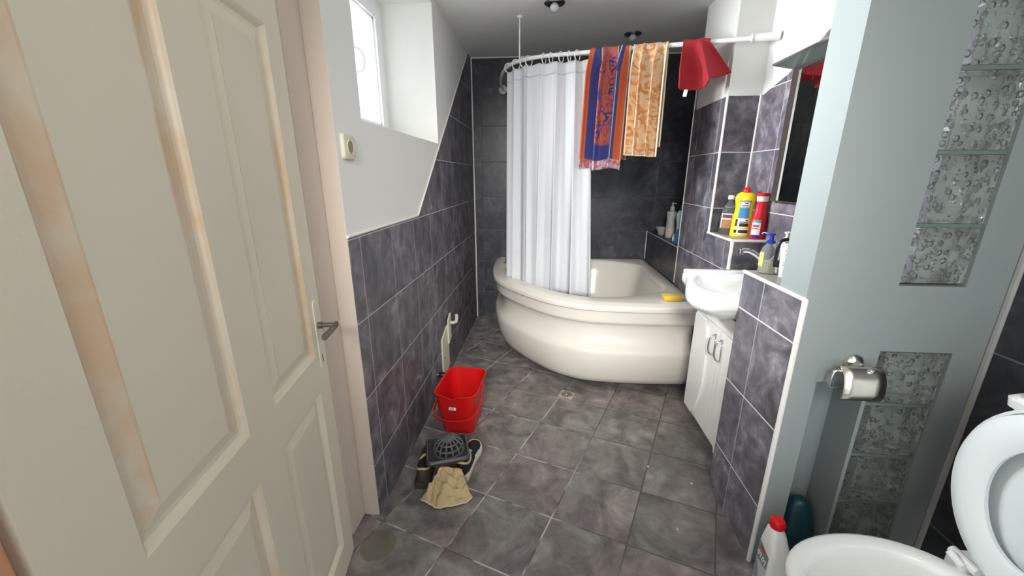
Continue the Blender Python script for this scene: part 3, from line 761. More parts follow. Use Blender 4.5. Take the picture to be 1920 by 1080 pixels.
loft(bm, rg); obj('bucket_body', bm, 'red_bucket', t, smooth=50)
bm = bmesh.new()
hp = catmull([(-0.120, 0.03, 0.235), (-0.136, -0.06, 0.165), (-0.128, -0.135, 0.125), (-0.06, -0.172, 0.112), (0.03, -0.174, 0.115), (0.10, -0.15, 0.13), (0.128, -0.07, 0.17), (0.124, 0.03, 0.235)], 8)
rr = []
for i, p in enumerate(hp):
    p = Vector(p); a = Vector(hp[max(i-1, 0)]); b = Vector(hp[min(i+1, len(hp)-1)]); tg = (b-a).normalized(); up = Vector((0, -0.35, 0.9)).normalized()
    sd = tg.cross(up).normalized(); up = sd.cross(tg)
    rr.append([tuple(p+sd*x+up*y) for x, y in ((-0.003, -0.009), (0.003, -0.009), (0.003, 0.009), (-0.003, 0.009))])
loft(bm, rr); obj('bucket_handle', bm, 'red_bucket', t, smooth=35)
for sx in (-1, 1):
    bm = bmesh.new(); lathe(bm, [(0.013, 0), (0.013, 0.006), (0.008, 0.009)], seg=14); obj('pivot', bm, 'red_bucket', t, (sx*0.117, 0.03, 0.235), (0, sx*PI/2, 0), smooth=40)
obj('sticker', box(-0.020, 0.020, -0.0005, 0.0008, -0.009, 0.009), 'label_white', t, (-0.012, -0.1565, 0.182), (0.10, 0, 0))
obj('sticker_print', box(-0.013, 0.009, -0.0005, 0.0004, -0.004, 0.004), 'label_grey', t, (-0.012, -0.1573, 0.182), (0.10, 0, 0))

# ------------------------------------------------------------------ shoes, drain grate, rag
def shoe(name, label, loc, rz, upper, sole, heel_near, kind):
    t = thing(name, label, 'shoe', loc, rz, 'pair of worn shoes')
    # local +y towards the toe; length 0.28
    prof = [(-0.138, 0.030, 0.0), (-0.125, 0.034, 0), (-0.06, 0.034, 0), (0.0, 0.034, 0.002), (0.06, 0.044, 0.003), (0.10, 0.042, 0.0), (0.13, 0.028, -0.004), (0.142, 0.012, -0.006)]
    def outl(sc, z):
        P = [(x+w*sc, y) for y, w, x in prof]+[(x-w*sc, y) for y, w, x in prof[::-1]]
        return [(a, b*(0.98+0.02*sc), z) for a, b in P]
    bm = bmesh.new(); loft(bm, [outl(0.96, 0.0), outl(1.05, 0.006), outl(1.09, 0.030), outl(1.0, 0.036)])
    o = obj('sole', bm, sole, t, smooth=45)
    bm = bmesh.new(); secs = []
    top = [(-0.132, 0.016, 0.095), (-0.10, 0.032, 0.092), (-0.05, 0.034, 0.078), (0.0, 0.034, 0.088), (0.05, 0.039, 0.072), (0.095, 0.037, 0.054), (0.125, 0.026, 0.042), (0.138, 0.012, 0.034)]
    for y, w, hgt in top:
        s = []
        for k in range(13):
            a = PI*k/12; s.append((w*math.cos(a)*(1.0+0.12*math.sin(a)), y, 0.028+(hgt-0.028)*math.sin(a)**0.75))
        secs.append(s)
    vr = [[bm.verts.new(p) for p in s] for s in secs]
    for A, B in zip(vr, vr[1:]):
        for k in range(12): bm.faces.new((A[k], A[k+1], B[k+1], B[k]))
    bm.faces.new(vr[0]); bm.faces.new(vr[-1])
    o = obj('upper', bm, upper, t, smooth=True)
    bm = bmesh.new(); pts = [(0.028*math.cos(a), -0.075+0.05*math.sin(a), 0.090-0.012*math.cos(a*2)) for a in [2*PI*k/20 for k in range(20)]]
    tube(bm, pts, 0.006, 8, closed=True); obj('collar', bm, 'beige_lining', t, smooth=True)
    bm = bmesh.new(); lathe(bm, [(0.028, 0.0), (0.018, -0.004), (0.0, -0.005)], sx=1, sy=1.7, cy=-0.075, seg=18)
    obj('insole', bm, 'black', t, (0, 0, 0.0925))
    bm = bmesh.new(); tg = [(0.022*math.cos(a)*1.0, 0.0+0.055*k, 0) for k, a in ((0, 0), (1, 0))]
    for k in range(4):
        y = -0.012+0.022*k; z = 0.090-0.012*k*0.9
        tube(bm, [(-0.022, y, z-0.008), (0, y+0.004, z+0.002), (0.022, y, z-0.008)], 0.003, 6)
    obj('laces', bm, 'sole' if kind else 'beige_lining', t, smooth=True)
    if kind:
        bm = bmesh.new()
        prism(bm, [(-0.02, 0.05), (0.05, 0.040), (0.05, 0.048), (-0.02, 0.066)], 0.002, 'X', 0.0385); obj('side_stripe', bm, 'label_white', t)
    return t
shoe('shoe', 'dark brown worn shoe nearest the left wall under the grey drain grate', (-0.560, 1.600, 0), 0.10, 'brown_shoe', 'brown_shoe', True, 0)
shoe('shoe', 'black sneaker with off-white sole beside the dark brown shoe', (-0.358, 1.655, 0), -0.10, 'black_shoe', 'sole', True, 1)

t = thing('drain_grate', 'grey plastic drain cover with domed strainer lying on top of the shoes', 'drain cover', (-0.452, 1.598, 0.111), 0.30, rot=(0.03, -0.03, 0.30))
bm = bmesh.new(); loft(bm, [rrect(0.203, 0.183, 0.02, 0.0), rrect(0.208, 0.188, 0.022, 0.006), rrect(0.208, 0.188, 0.022, 0.014), rrect(0.198, 0.178, 0.02, 0.020), rrect(0.186, 0.166, 0.018, 0.018), rrect(0.180, 0.160, 0.016, 0.008)])
obj('frame_plate', bm, 'dark_plate', t, smooth=35)
bm = bmesh.new(); Rd, hd = 0.074, 0.070
for k in range(14):
    a = 2*PI*k/14; pts = []
    for q in range(7):
        b = (PI/2)*q/7.4; pts.append((Rd*math.cos(b)*math.cos(a), Rd*math.cos(b)*math.sin(a), 0.010+hd*math.sin(b)))
    tube(bm, pts, 0.0042, 6)
for b in (0.02, 0.42, 0.80):
    torus(bm, (0, 0, 0.010+hd*math.sin(b)), Rd*math.cos(b), 0.0042, 'Z', 32, 6)
lathe(bm, [(0.034, 0.070), (0.033, 0.075), (0.018, 0.082), (0.0, 0.084)], seg=20)
obj('dome_strainer', bm, 'grey_plastic', t, (0.008, 0.005, 0), smooth=40)
bm = bmesh.new(); tube(bm, [p for p in rrect(0.192, 0.172, 0.02, 0.021)], 0.003, 6, closed=True); obj('rim_bead', bm, 'grey_plastic', t, smooth=True)

def ragf(u, v):
    # v: 0 = hem on the floor, 1 = pinched under the grate; u across
    ang = -0.95+1.75*u; rr_ = 0.165*(1-v)**0.9+0.012
    wid = 0.062+0.078*(1-v)
    x = (u-0.5)*2*wid*0.80+0.012*math.sin(9*u+3*v)*(1-v)
    y = -0.145*(1-v)*(1-0.30*(2*u-1)**2)+0.03*(u-0.5)*(1-v)+0.045*max(0, u-0.5)*(1-v)
    hump = 0.092*v**1.25
    z = 0.006+hump+(0.016*abs(math.sin(6.5*u+2.2*v+0.6))+0.010*math.sin(15*u*(1.2-v)+5*v)**2+0.006*math.sin(23*v+8*u))*(0.25+math.sin(PI*v)**0.8)
    return (x, y, max(0.004, z))
t = thing('cleaning_rag', 'crumpled beige cloth rag spilling onto the floor from under the grey drain grate', 'rag', (-0.408, 1.497, 0.0), -0.10)
o = obj('rag_cloth', grid(ragf, 60, 44), 'rag', t, smooth=True, recalc=False); solidify(o, 0.003)
bm = bmesh.new(); tube(bm, [tuple(Vector(ragf(k/40, 0.0))+Vector((0, 0, 0.001))) for k in range(41)], 0.0034, 8); obj('hem', bm, 'rag_hem', t, smooth=True)

# ------------------------------------------------------------------ floor drain, scrap
t = thing('floor_drain', 'small square steel floor drain in the tiles in front of the bathtub', 'drain', (0.177, 2.350, 0.0), math.radians(-21))
bm = bmesh.new(); loft(bm, [rrect(0.098, 0.098, 0.004, 0.0), rrect(0.098, 0.098, 0.004, 0.002), rrect(0.094, 0.094, 0.003, 0.003)]); obj('plate', bm, 'steel', t)
bm = bmesh.new()
for k in range(12):
    a = 2*PI*k/12; c_, s_ = math.cos(a), math.sin(a); vs = []
    for rr_, ww in ((0.010, -0.0015), (0.010, 0.0015), (0.038, 0.0035), (0.038, -0.0035)):
        vs.append(bm.verts.new((rr_*c_-ww*s_, rr_*s_+ww*c_, 0.0034)))
    bm.faces.new(vs)
bmesh.ops.solidify(bm, geom=bm.faces[:], thickness=0.0006)
obj('slots', bm, 'black', t)
bm = bmesh.new(); loft(bm, [[(0.016*math.cos(a)*(1+0.2*math.sin(3*a)), 0.02*math.sin(a), z) for a in [2*PI*k/14 for k in range(14)]] for z in (0.0002, 0.002)])
tag(obj('scrap', bm, 'green', None, (0.69, 1.945, 0), (0, 0, 0.4)), 'small grey-green scrap lying on the floor near the cabinet', 'scrap')
for k, (x, y, s, lb) in enumerate(((0.735, 1.60, 0.006, 'tiny white crumb on the floor close to the tiled half wall'), (0.555, 1.70, 0.005, 'tiny white crumb on the floor in the middle of the aisle'), (0.585, 1.335, 0.004, 'tiny white crumb on the floor nearest the camera'))):
    bm = bmesh.new(); bmesh.ops.create_icosphere(bm, subdivisions=1, radius=s)
    for v in bm.verts: v.co.z = max(0, v.co.z*0.7+s*0.3); v.co.x *= random.uniform(0.7, 1.3)
    tag(obj('crumb', bm, 'label_white', None, (x, y, 0.0)), lb, 'crumb', 'white crumbs on the floor')

# ------------------------------------------------------------------ vanity cabinet and washbasin
XK = 0.862
t = thing('vanity_cabinet', 'white two-door vanity cabinet with bow handles under the washbasin', 'cabinet', (XK, 1.86, 0.13))
Y0, Y1 = 1.607-1.86, 2.110-1.86
bm = bmesh.new(); bx(bm, 0.018, 0.30, Y0, Y1, 0.0, 0.664)
prism(bm, [(Y0, -0.03), (Y0+0.10, -0.03), (Y0+0.115, 0.0), (Y0+0.115, 0.012), (Y0, 0.012)], 0.018, 'X', 0.0)
bx(bm, 0.0, 0.018, Y0, Y1, 0.583, 0.664)
obj('carcass', bm, 'cabinet', t)
ymid = (1.80-1.86)+0.010
def curved_door(ya, yb, inner_at_b, name):
    d = thing  # placeholder to keep the signature small
    bm = bmesh.new(); z0, z1 = 0.0, 0.578
    bx(bm, -0.002, 0.018, ya+0.0015, yb-0.0015, z0, z1)
    o = obj('door', bm, 'cabinet', t)
    # raised field with a bowed edge towards the meeting stile
    w = yb-ya; pts = []
    for k in range(17):
        zz = z0+(z1-z0)*k/16; bow = 0.44+0.26*math.sin(PI*min(1, (0.93*k/16+0.02)))**1.0
        bow = 0.50*w+0.22*w*math.sin(PI*(k/16)**0.85)-0.12*w*(1-k/16)
        pts.append((yb-0.0015-bow*1.0 if inner_at_b is False else ya+bow, zz))
    outer_y = yb-0.0015 if inner_at_b is False else ya+0.0015
    A = [(outer_y, z0)]+[p for p in pts]+[(outer_y, z1)]
    bm = bmesh.new(); prism(bm, A, 0.012, 'X', -0.014)
    bmesh.ops.bevel(bm, geom=[e for e in bm.edges if abs(e.verts[0].co.x+0.014) < 1e-5 and abs(e.verts[1].co.x+0.014) < 1e-5], offset=0.008, segments=2, affect='EDGES')
    obj('raised_field', bm, 'cabinet', o)
    return o
dfar = curved_door(ymid, Y1, False, 'far'); dnear = curved_door(Y0, ymid, True, 'near')
for d, yy in ((dfar, ymid+0.042), (dnear, ymid-0.030)):
    bm = bmesh.new(); tube(bm, catmull([(-0.002, yy, 0.542), (-0.026, yy, 0.525), (-0.034, yy, 0.485), (-0.026, yy, 0.445), (-0.002, yy, 0.428)], 6), 0.0048, 8)
    tube(bm, [(-0.003, yy, 0.428), (-0.003, yy, 0.542)], 0.0035, 6)
    h = obj('handle', bm, 'chrome', d, smooth=True); h['label'] = 'chrome bow handle'

t = thing('washbasin', 'white ceramic washbasin on the vanity cabinet between tiled walls', 'washbasin', (0.95, 1.86, 0.74))
o2 = lambda P, z: [(x-0.95, y-1.86, z-0.74) for x, y in P]
xr = XC-0.006
front = catmull([(0.752, 2.106), (0.742, 2.02), (0.708, 1.92), (0.675, 1.82), (0.664, 1.74), (0.676, 1.67), (0.708, 1.62), (0.75, 1.607)], 6)
out = front+[(xr, 1.607), (xr, 1.75), (xr, 1.95), (xr, 2.106)]
cxy = Vector((0.93, 1.86))
def shr(P, s): return [(cxy.x+(x-cxy.x)*s, cxy.y+(y-cxy.y)*s) for x, y in P]
def clampo(P): return [(min(x, xr), min(max(y, 1.607), 2.106)) for x, y in P]
# bowl oval resampled so that each rim point has a partner
def oval(s, dx=0.0):
    P = []
    for (x, y) in out:
        a = math.atan2((y-cxy.y)/0.21, (x-cxy.x)/0.19); P.append((0.915+dx+0.165*s*math.cos(a), 1.86+0.205*s*math.sin(a)))
    return P
def rimz(z, k=1.0):   # rear slab a little higher than the bowed front
    def g(P):
        o_ = []
        for x, y in P:
            q = min(1, max(0, (0.86-x)/0.18)); q = q*q*(3-2*q); o_.append((x-0.95, y-1.86, z-0.74-0.024*k*q))
        return o_
    return g
bm = bmesh.new()
rings = [o2(clampo(shr(out, 0.30)), 0.796), o2(clampo(shr(out, 0.55)), 0.802), o2(clampo(shr(out, 0.72)), 0.815), o2(clampo(shr(out, 0.86)), 0.842), rimz(0.876)(clampo(shr(out, 0.945))), rimz(0.882)(clampo(shr(out, 0.955))), rimz(0.889)(clampo(shr(out, 0.985))), rimz(0.900)(out), rimz(0.925)(out), rimz(0.934)(clampo(shr(out, 0.992))), rimz(0.938)(clampo(shr(out, 0.972))),
         rimz(0.936)(clampo(shr(out, 0.955))), rimz(0.940)(clampo(shr(out, 0.94))), rimz(0.941)(oval(1.10)), rimz(0.936)(oval(1.03)), o2(oval(0.95, 0.004), 0.900), o2(oval(0.80, 0.01), 0.855), o2(oval(0.55, 0.02), 0.825), o2(oval(0.15, 0.03), 0.818)]
loft(bm, rings); obj('basin_bowl', bm, 'ceramic', t, smooth=50)
bm = box(0.752-0.95, xr-0.95, 2.058-1.86, 2.106-1.86, 0.922-0.74, 0.945-0.74, 0.008, 3); obj('rear_rim', bm, 'ceramic', t, smooth=50)
bm = bmesh.new(); lathe(bm, [(0.022, 0), (0.022, 0.003), (0.0, 0.004)], seg=16); obj('plug', bm, 'chrome', t, (0.945-0.95, 0, 0.819-0.74), smooth=40)
bm = bmesh.new(); lathe(bm, [(0.018, 0), (0.016, 0.0015), (0.0, 0.0015)], sx=1.4, sy=0.6, seg=16); obj('tap_hole_cover', bm, 'label_grey', t, (0.965-0.95, 2.085-1.86, 0.945-0.74))

t = thing('basin_tap', 'chrome mixer tap with long spout reaching over the washbasin', 'tap', (1.098, 1.86, 0.945))
obj('tap_body', L([(0.027, 0.0), (0.027, 0.006), (0.021, 0.010), (0.020, 0.065), (0.023, 0.075), (0.020, 0.092), (0.0, 0.095)], seg=20), 'chrome', t, smooth=40)
bm = bmesh.new(); tube(bm, catmull([(-0.010, 0, 0.050), (-0.06, 0, 0.087), (-0.11, 0, 0.125), (-0.15, 0, 0.145), (-0.183, 0, 0.146)], 6), [0.0125]*12+[0.0115]*13, 12); obj('spout', bm, 'chrome', t, smooth=True)
obj('aerator', L([(0.012, 0.0), (0.013, 0.008), (0.013, 0.026), (0.009, 0.030)], seg=14), 'chrome', t, (-0.186, 0, 0.124), smooth=40)
bm = bmesh.new(); tube(bm, [(0, 0, 0.095), (0.002, 0, 0.108)], 0.012, 12); tube(bm, catmull([(0.0, 0, 0.108), (0.0, -0.03, 0.118), (0.0, -0.075, 0.140)], 5), 0.006, 8); obj('lever', bm, 'chrome', t, smooth=True)

# mirror and hood on the right wall
t = thing('wall_mirror', 'tall wall mirror with dark brown frame above the washbasin', 'mirror', (XC-0.004, 1.80, 1.30))
MY0, MY1, MH = 1.50-1.80, 2.115-1.80, 0.600
bm = bmesh.new(); fw = 0.045
for q in ((MY0, MY0+fw, 0, MH), (MY1-fw, MY1, 0, MH)): bx(bm, -0.026, 0, q[0], q[1], q[2], q[3])
bx(bm, -0.026, 0, MY0+fw, MY1-fw, MH-0.012, MH); bx(bm, -0.026, 0, MY0+fw, MY1-fw, 0, 0.006)
obj('mirror_frame', bm, 'dark_frame', t)
obj('mirror_glass', box(-0.022, -0.004, MY0+fw, MY1-fw, 0.006, MH-0.012), 'mirror', t)
bm = bmesh.new(); bx(bm, -0.027, -0.022, MY1-fw-0.006, MY1-fw, 0.004, MH-0.012); obj('silver_edge', bm, 'silver_edge', t)
t = thing('mirror_hood', 'grey-green projecting hood fixed over the dark framed mirror', 'hood', (XC-0.004, 1.80, 1.915))
bm = bmesh.new(); prism(bm, [(0, -0.02), (-0.115, 0.0), (-0.115, 0.010), (0, 0.036)], 0.64, 'Y', -0.32); obj('hood_body', bm, 'hood_glass', t)
bm = bmesh.new(); tube(bm, [(-0.116, -0.32, 0.005), (-0.116, 0.32, 0.005)], 0.006, 8); obj('hood_edge', bm, 'silver_edge', t, smooth=True)

# ------------------------------------------------------------------ bottles
CAM = Vector((0, 0, 1.42))
def face_to_cam(x, y): return math.atan2(-y, -x)      # local +x faces the camera
def patch(prof, za, zb, a0, a1, sx, sy, off=0.0006, n=10):
    # piece of the bottle surface between two heights
    zs_ = [za+(zb-za)*k/n for k in range(n+1)]; pr_ = []
    for z in zs_:
        for (r1, z1), (r2, z2) in zip(prof, prof[1:]):
            if min(z1, z2) <= z <= max(z1, z2) and z2 != z1: pr_.append((r1+(r2-r1)*(z-z1)/(z2-z1), z)); break
    return L(pr_, sx=sx, sy=sy, a0=a0, a1=a1, off=off, seg=10, close=False)

# shelf: clear bottle
x, y = 1.058, 2.355
t = thing('clear_bottle', 'clear plastic bottle with white cap on the tiled shelf above the basin', 'bottle', (x, y, 1.1), face_to_cam(x, y)-0.25)
P = [(0.040, 0.0), (0.043, 0.004), (0.043, 0.085), (0.041, 0.115), (0.034, 0.145), (0.020, 0.172), (0.013, 0.183), (0.012, 0.20)]
o = obj('bottle_body', L(P, sx=0.8, sy=1.0), 'clear', t, smooth=40)
obj('cap', L([(0.0165, 0.196), (0.0165, 0.214), (0.015, 0.217), (0.0, 0.217)]), 'white_plastic', t, smooth=40)
l = obj('label', patch(P, 0.035, 0.118, -0.8, 0.8, 0.8, 1.0), 'label_pale', t, smooth=True)
obj('label_print', patch(P, 0.035, 0.085, -0.6, 0.55, 0.8, 1.0, 0.0012), 'label_brown', l, smooth=True)
obj('label_print', patch(P, 0.092, 0.112, -0.6, 0.6, 0.8, 1.0, 0.0012), 'label_maroon', l, smooth=True)
# shelf: yellow bottle
x, y = 1.093, 2.265
t = thing('cleaner_bottle', 'yellow waisted cleaner bottle with red cap on the tiled shelf', 'bottle', (x, y, 1.1), face_to_cam(x, y)+0.1)
P = [(0.048, 0.0), (0.052, 0.004), (0.050, 0.05), (0.047, 0.10), (0.043, 0.135), (0.042, 0.155), (0.045, 0.178), (0.049, 0.200), (0.048, 0.213), (0.040, 0.229), (0.025, 0.238), (0.020, 0.241)]
obj('bottle_body', L(P, sx=0.62, sy=1.02), 'yellow', t, smooth=40)
obj('cap', L([(0.021, 0.238), (0.022, 0.243), (0.020, 0.248), (0.018, 0.259), (0.012, 0.264), (0.0, 0.265)]), 'red_cap', t, smooth=40)
a = 0.95
def lab(pa, pb, a0, a1, m, off=0.0008, par=None): return obj('label' if par is None else 'label_print', patch(P, pa, pb, a0, a1, 0.62, 1.02, off), m, par or t, smooth=True)
l = lab(0.100, 0.196, -0.62, 0.62, 'label_greyblue')
lab(0.160, 0.186, -0.5, 0.5, 'label_white', 0.0014, l); lab(0.178, 0.183, -0.05, 0.3, 'label_red', 0.002, l); lab(0.166, 0.170, -0.35, 0.35, 'label_dark', 0.002, l)
lab(0.104, 0.154, -0.5, 0.5, 'label_blue', 0.0014, l)
l = lab(0.012, 0.098, -0.75, 0.62, 'label_white')
for z0, z1, a0, a1, m in ((0.020, 0.038, -0.75, -0.45, 'label_dark'), (0.020, 0.038, -0.30, 0.60, 'label_dark'), (0.042, 0.052, -0.75, 0.62, 'label_yellow'), (0.056, 0.074, -0.3, 0.60, 'label_dark'), (0.056, 0.096, -0.75, -0.5, 'label_dark'), (0.078, 0.082, -0.3, 0.60, 'label_dark'), (0.086, 0.092, 0.25, 0.5, 'label_dark')):
    lab(z0, z1, a0, a1, m, 0.0014, l)
# shelf: red bottle
x, y = 1.130, 2.165
t = thing('toilet_cleaner_bottle', 'slim red bottle with red and white cap on the shelf beside the mirror', 'bottle', (x, y, 1.1), face_to_cam(x, y)+0.45)
P = [(0.036, 0.0), (0.039, 0.004), (0.039, 0.07), (0.036, 0.11), (0.030, 0.15), (0.026, 0.18), (0.026, 0.198)]
obj('bottle_body', L(P, sx=0.75, sy=0.95), 'red_bottle', t, smooth=40)
obj('cap_collar', L([(0.027, 0.196), (0.029, 0.218), (0.030, 0.222), (0.0, 0.222)], sx=0.75), 'white_plastic', t, smooth=40)
obj('cap', L([(0.030, 0.222), (0.0305, 0.236), (0.028, 0.238), (0.0, 0.238)], sx=0.75), 'red_cap', t, smooth=40)
l = obj('label', patch(P, 0.022, 0.10, -1.25, -0.05, 0.75, 0.95), 'label_white', t, smooth=True)
obj('label_print', patch(P, 0.088, 0.102, -1.25, -0.05, 0.75, 0.95, 0.0013), 'label_teal', l, smooth=True)
obj('label_print', patch(P, 0.066, 0.076, -1.1, -0.3, 0.75, 0.95, 0.0013), 'label_red', l, smooth=True)
obj('label_print', patch(P, 0.054, 0.060, -1.1, -0.4, 0.75, 0.95, 0.0013), 'label_red', l, smooth=True)
obj('label_print', patch(P, 0.012, 0.024, -1.25, -0.05, 0.75, 0.95, 0.0013), 'navy', l, smooth=True)

# half-wall ledge things
x, y = 0.884, 1.582
t = thing('soap_dispenser', 'clear soap pump bottle with dark blue pump on the half wall ledge', 'soap dispenser', (x, y, 1.05), face_to_cam(x, y)-0.25)
P = [(0.026, 0.0), (0.029, 0.004), (0.030, 0.05), (0.029, 0.085), (0.024, 0.105), (0.013, 0.116), (0.011, 0.12)]
obj('bottle_body', L(P, sx=0.8, sy=1.0), 'clear', t, smooth=40)
obj('liquid', L([(0.0255, 0.003), (0.027, 0.008), (0.0278, 0.05), (0.0, 0.051)], sx=0.78, sy=0.98), 'soap', t, smooth=40)
obj('label', patch(P, 0.03, 0.084, -1.3, -0.35, 0.8, 1.0), 'label_yellow', t, smooth=True)
bm = bmesh.new(); lathe(bm, [(0.012, 0.118), (0.0155, 0.120), (0.0155, 0.130), (0.008, 0.134), (0.007, 0.150), (0.012, 0.152), (0.012, 0.158), (0.0, 0.159)], seg=18)
tube(bm, [(0.0, 0.0, 0.155), (-0.004, -0.03, 0.157), (-0.006, -0.036, 0.152)], 0.0042, 8)
obj('pump', bm, 'navy', t, smooth=40)
x, y = 0.945, 1.590
t = thing('soap_dispenser', 'white lotion pump bottle at the back of the half wall ledge', 'soap dispenser', (x, y, 1.05), face_to_cam(x, y))
obj('bottle_body', L([(0.0145, 0), (0.015, 0.003), (0.015, 0.11), (0.012, 0.125), (0.010, 0.128)], seg=20), 'white_plastic', t, smooth=40)
bm = bmesh.new(); lathe(bm, [(0.012, 0.126), (0.012, 0.140), (0.006, 0.142), (0.006, 0.156), (0.011, 0.158), (0.011, 0.163), (0.0, 0.164)], seg=16); tube(bm, [(0, 0, 0.161), (0.0, 0.026, 0.160)], 0.004, 8)
obj('pump', bm, 'white_plastic', t, smooth=40)
x, y = 0.904, 1.562
t = thing('hand_brush', 'black looped handle standing upright behind the white tube on the ledge', 'brush', (x, y, 1.05))
bm = bmesh.new(); tube(bm, catmull([(-0.004, 0.0, 0.055), (-0.003, 0, 0.10), (0.004, 0, 0.128), (0.022, 0, 0.138), (0.045, 0, 0.136), (0.058, 0, 0.120), (0.062, 0, 0.06)], 6), 0.0065, 10); obj('handle', bm, 'black', t, smooth=True)
obj('brush_base', box(-0.012, 0.068, -0.010, 0.010, 0.0, 0.030, 0.005), 'clear', t, smooth=40)
obj('brush_head', box(-0.011, 0.067, -0.009, 0.009, 0.030, 0.056, 0.004), 'black', t, smooth=40)
x, y = 0.922, 1.528
t = thing('cream_tube', 'white cosmetic tube with faint print on the half wall ledge by the grey pillar', 'tube', (x, y, 1.05), face_to_cam(x, y))
rings = [[(sx*math.cos(a_), sy*math.sin(a_), z) for a_ in [2*PI*k/24 for k in range(24)]] for sx, sy, z in ((0.017, 0.017, 0.0), (0.0175, 0.0175, 0.003), (0.0175, 0.0175, 0.022), (0.019, 0.019, 0.024), (0.015, 0.021, 0.07), (0.008, 0.0235, 0.110), (0.0025, 0.025, 0.124), (0.002, 0.025, 0.128))]
bm = bmesh.new(); loft(bm, rings); obj('tube_body', bm, 'white_plastic', t, smooth=40)
for z in (0.045, 0.055, 0.085, 0.1):
    bm = bmesh.new(); bx(bm, 0.0, 0.0006, -0.010, 0.012, z, z+0.004)
    obj('print_line', bm, 'label_pale', t, (0.0192-0.105*(z-0.02)**1.0*1.0+0.0022, 0, 0), (0, 0, 0))

# rear niche ledge things
NZ = 0.915
x, y = 1.062, 3.60
tag(obj('plastic_bowl', L([(0.030, 0.0), (0.034, 0.004), (0.052, 0.058), (0.062, 0.064), (0.062, 0.067), (0.050, 0.062), (0.032, 0.008), (0.0, 0.006)], seg=28), 'shelf_bottle', None, (x, y, NZ), smooth=40), 'small white plastic bowl on the corner ledge above the tub', 'bowl')
x, y = 1.075, 3.42
t = thing('pump_bottle', 'tall white pump bottle on the corner ledge above the tub', 'bottle', (x, y, NZ))
P = [(0.036, 0), (0.039, 0.004), (0.039, 0.06), (0.037, 0.16), (0.042, 0.212), (0.040, 0.222), (0.020, 0.228)]
obj('bottle_body', L(P), 'shelf_bottle', t, smooth=40)
obj('label', patch(P, 0.012, 0.085, PI*0.9, PI*1.85, 1, 1), 'cream_label', t, smooth=True)
bm = bmesh.new(); lathe(bm, [(0.018, 0.226), (0.019, 0.255), (0.012, 0.268), (0.006, 0.270), (0.006, 0.285), (0.012, 0.287), (0.012, 0.294), (0.0, 0.295)], seg=18); tube(bm, [(0, 0, 0.291), (0.026, -0.006, 0.288)], 0.004, 8)
obj('pump', bm, 'shelf_bottle', t, smooth=40)
x, y = 1.062, 3.245
t = thing('jar', 'tiny white lidded jar on the corner ledge between the bottles', 'jar', (x, y, NZ))
obj('jar_body', L([(0.020, 0), (0.021, 0.002), (0.021, 0.032), (0.019, 0.036), (0.0, 0.036)], seg=20), 'white_plastic', t, smooth=40)
obj('lid', L([(0.0225, 0.036), (0.0225, 0.058), (0.021, 0.060), (0.0, 0.060)], seg=20), 'shelf_bottle', t, smooth=40)
x, y = 1.060, 3.135
t = thing('shampoo_bottle', 'pale blue shampoo bottle with purple cap on the near end of the corner ledge', 'bottle', (x, y, NZ), face_to_cam(x, y))
P = [(0.030, 0), (0.033, 0.004), (0.033, 0.09), (0.029, 0.14), (0.036, 0.19), (0.038, 0.225), (0.024, 0.252), (0.016, 0.256)]
obj('bottle_body', L(P, sx=0.7, sy=1.0), 'paleblue_bottle', t, smooth=40)
obj('label', patch(P, 0.004, 0.112, -1.6, 1.6, 0.7, 1.0), 'blue_bottle', t, smooth=True)
obj('cap', L([(0.017, 0.254), (0.018, 0.290), (0.016, 0.293), (0.0, 0.293)]), 'purple', t, smooth=40)

# ------------------------------------------------------------------ glass blocks
def gblock(x0, x1, z0, z1, label, group):
    xm, zm = (x0+x1)/2, (z0+z1)/2
    t = thing('glass_block', label, 'glass block', (xm, YF+0.07, z0), group=group)
    hw, hh = (x1-x0)/2-0.0005, (z1-z0)
    bm = bmesh.new(); rr = [[(a, c, b+hh/2) for a, b, c in rrect(2*hw-s, hh-s, 0.012, 0)] for s in (0.0,)]
    bm = box(-hw, hw, -0.062, 0.066, 0.006, hh-0.006, 0.004)
    obj('glass_body', bm, 'block', t)
    bm = bmesh.new(); bx(bm, -hw, hw, -0.060, 0.06, hh-0.0055, hh+0.0055); obj('joint_strip', bm, 'block_edge', t)
    return t
uz = [1.104, 1.283, 1.484, 1.694, 1.90, 2.11]
for k, nm in enumerate(('lowest block of the upper column', 'second block up in the upper column', 'third block up in the upper column', 'fourth block up, cut by the top of the picture')):
    gblock(UX0, UX1, uz[k], uz[k+1], 'pebbled glass block, '+nm, 'glass blocks of the upper column')
lz = [0.101, 0.295, 0.492, 0.692, 0.887]
for k, nm in enumerate(('bottom block behind the toilet', 'second block up of the low column', 'third block up of the low column', 'top block of the low column beside the paper holder')):
    gblock(LX0, LX1, lz[k], lz[k+1], 'dark pebbled glass block, '+nm, 'glass blocks of the lower column')

# ------------------------------------------------------------------ toilet paper holder
t = thing('paper_holder', 'chrome toilet paper holder with curved steel flap on the grey partition', 'paper holder', (1.0, YF+0.0008, 0.845))
obj('rosette', L([(0.031, 0.0), (0.031, 0.005), (0.026, 0.012), (0.014, 0.018), (0.010, 0.034), (0.0, 0.036)], seg=28), 'chrome', t, (0, 0, 0), (PI/2, 0, 0), smooth=40)
bm = bmesh.new(); tube(bm, catmull([(0.0, -0.02, -0.002), (0.0, -0.036, -0.003), (0.0, -0.050, -0.006)], 5), 0.008, 10)
tube(bm, [(-0.080, -0.050, -0.006), (0.05, -0.050, -0.006)], 0.0045, 8)
tube(bm, catmull([(-0.080, -0.050, -0.006), (-0.088, -0.050, -0.014), (-0.092, -0.050, -0.050), (-0.086, -0.050, -0.064), (-0.05, -0.050, -0.066)], 5), 0.0045, 8)
obj('wire_arm', bm, 'chrome', t, smooth=True)
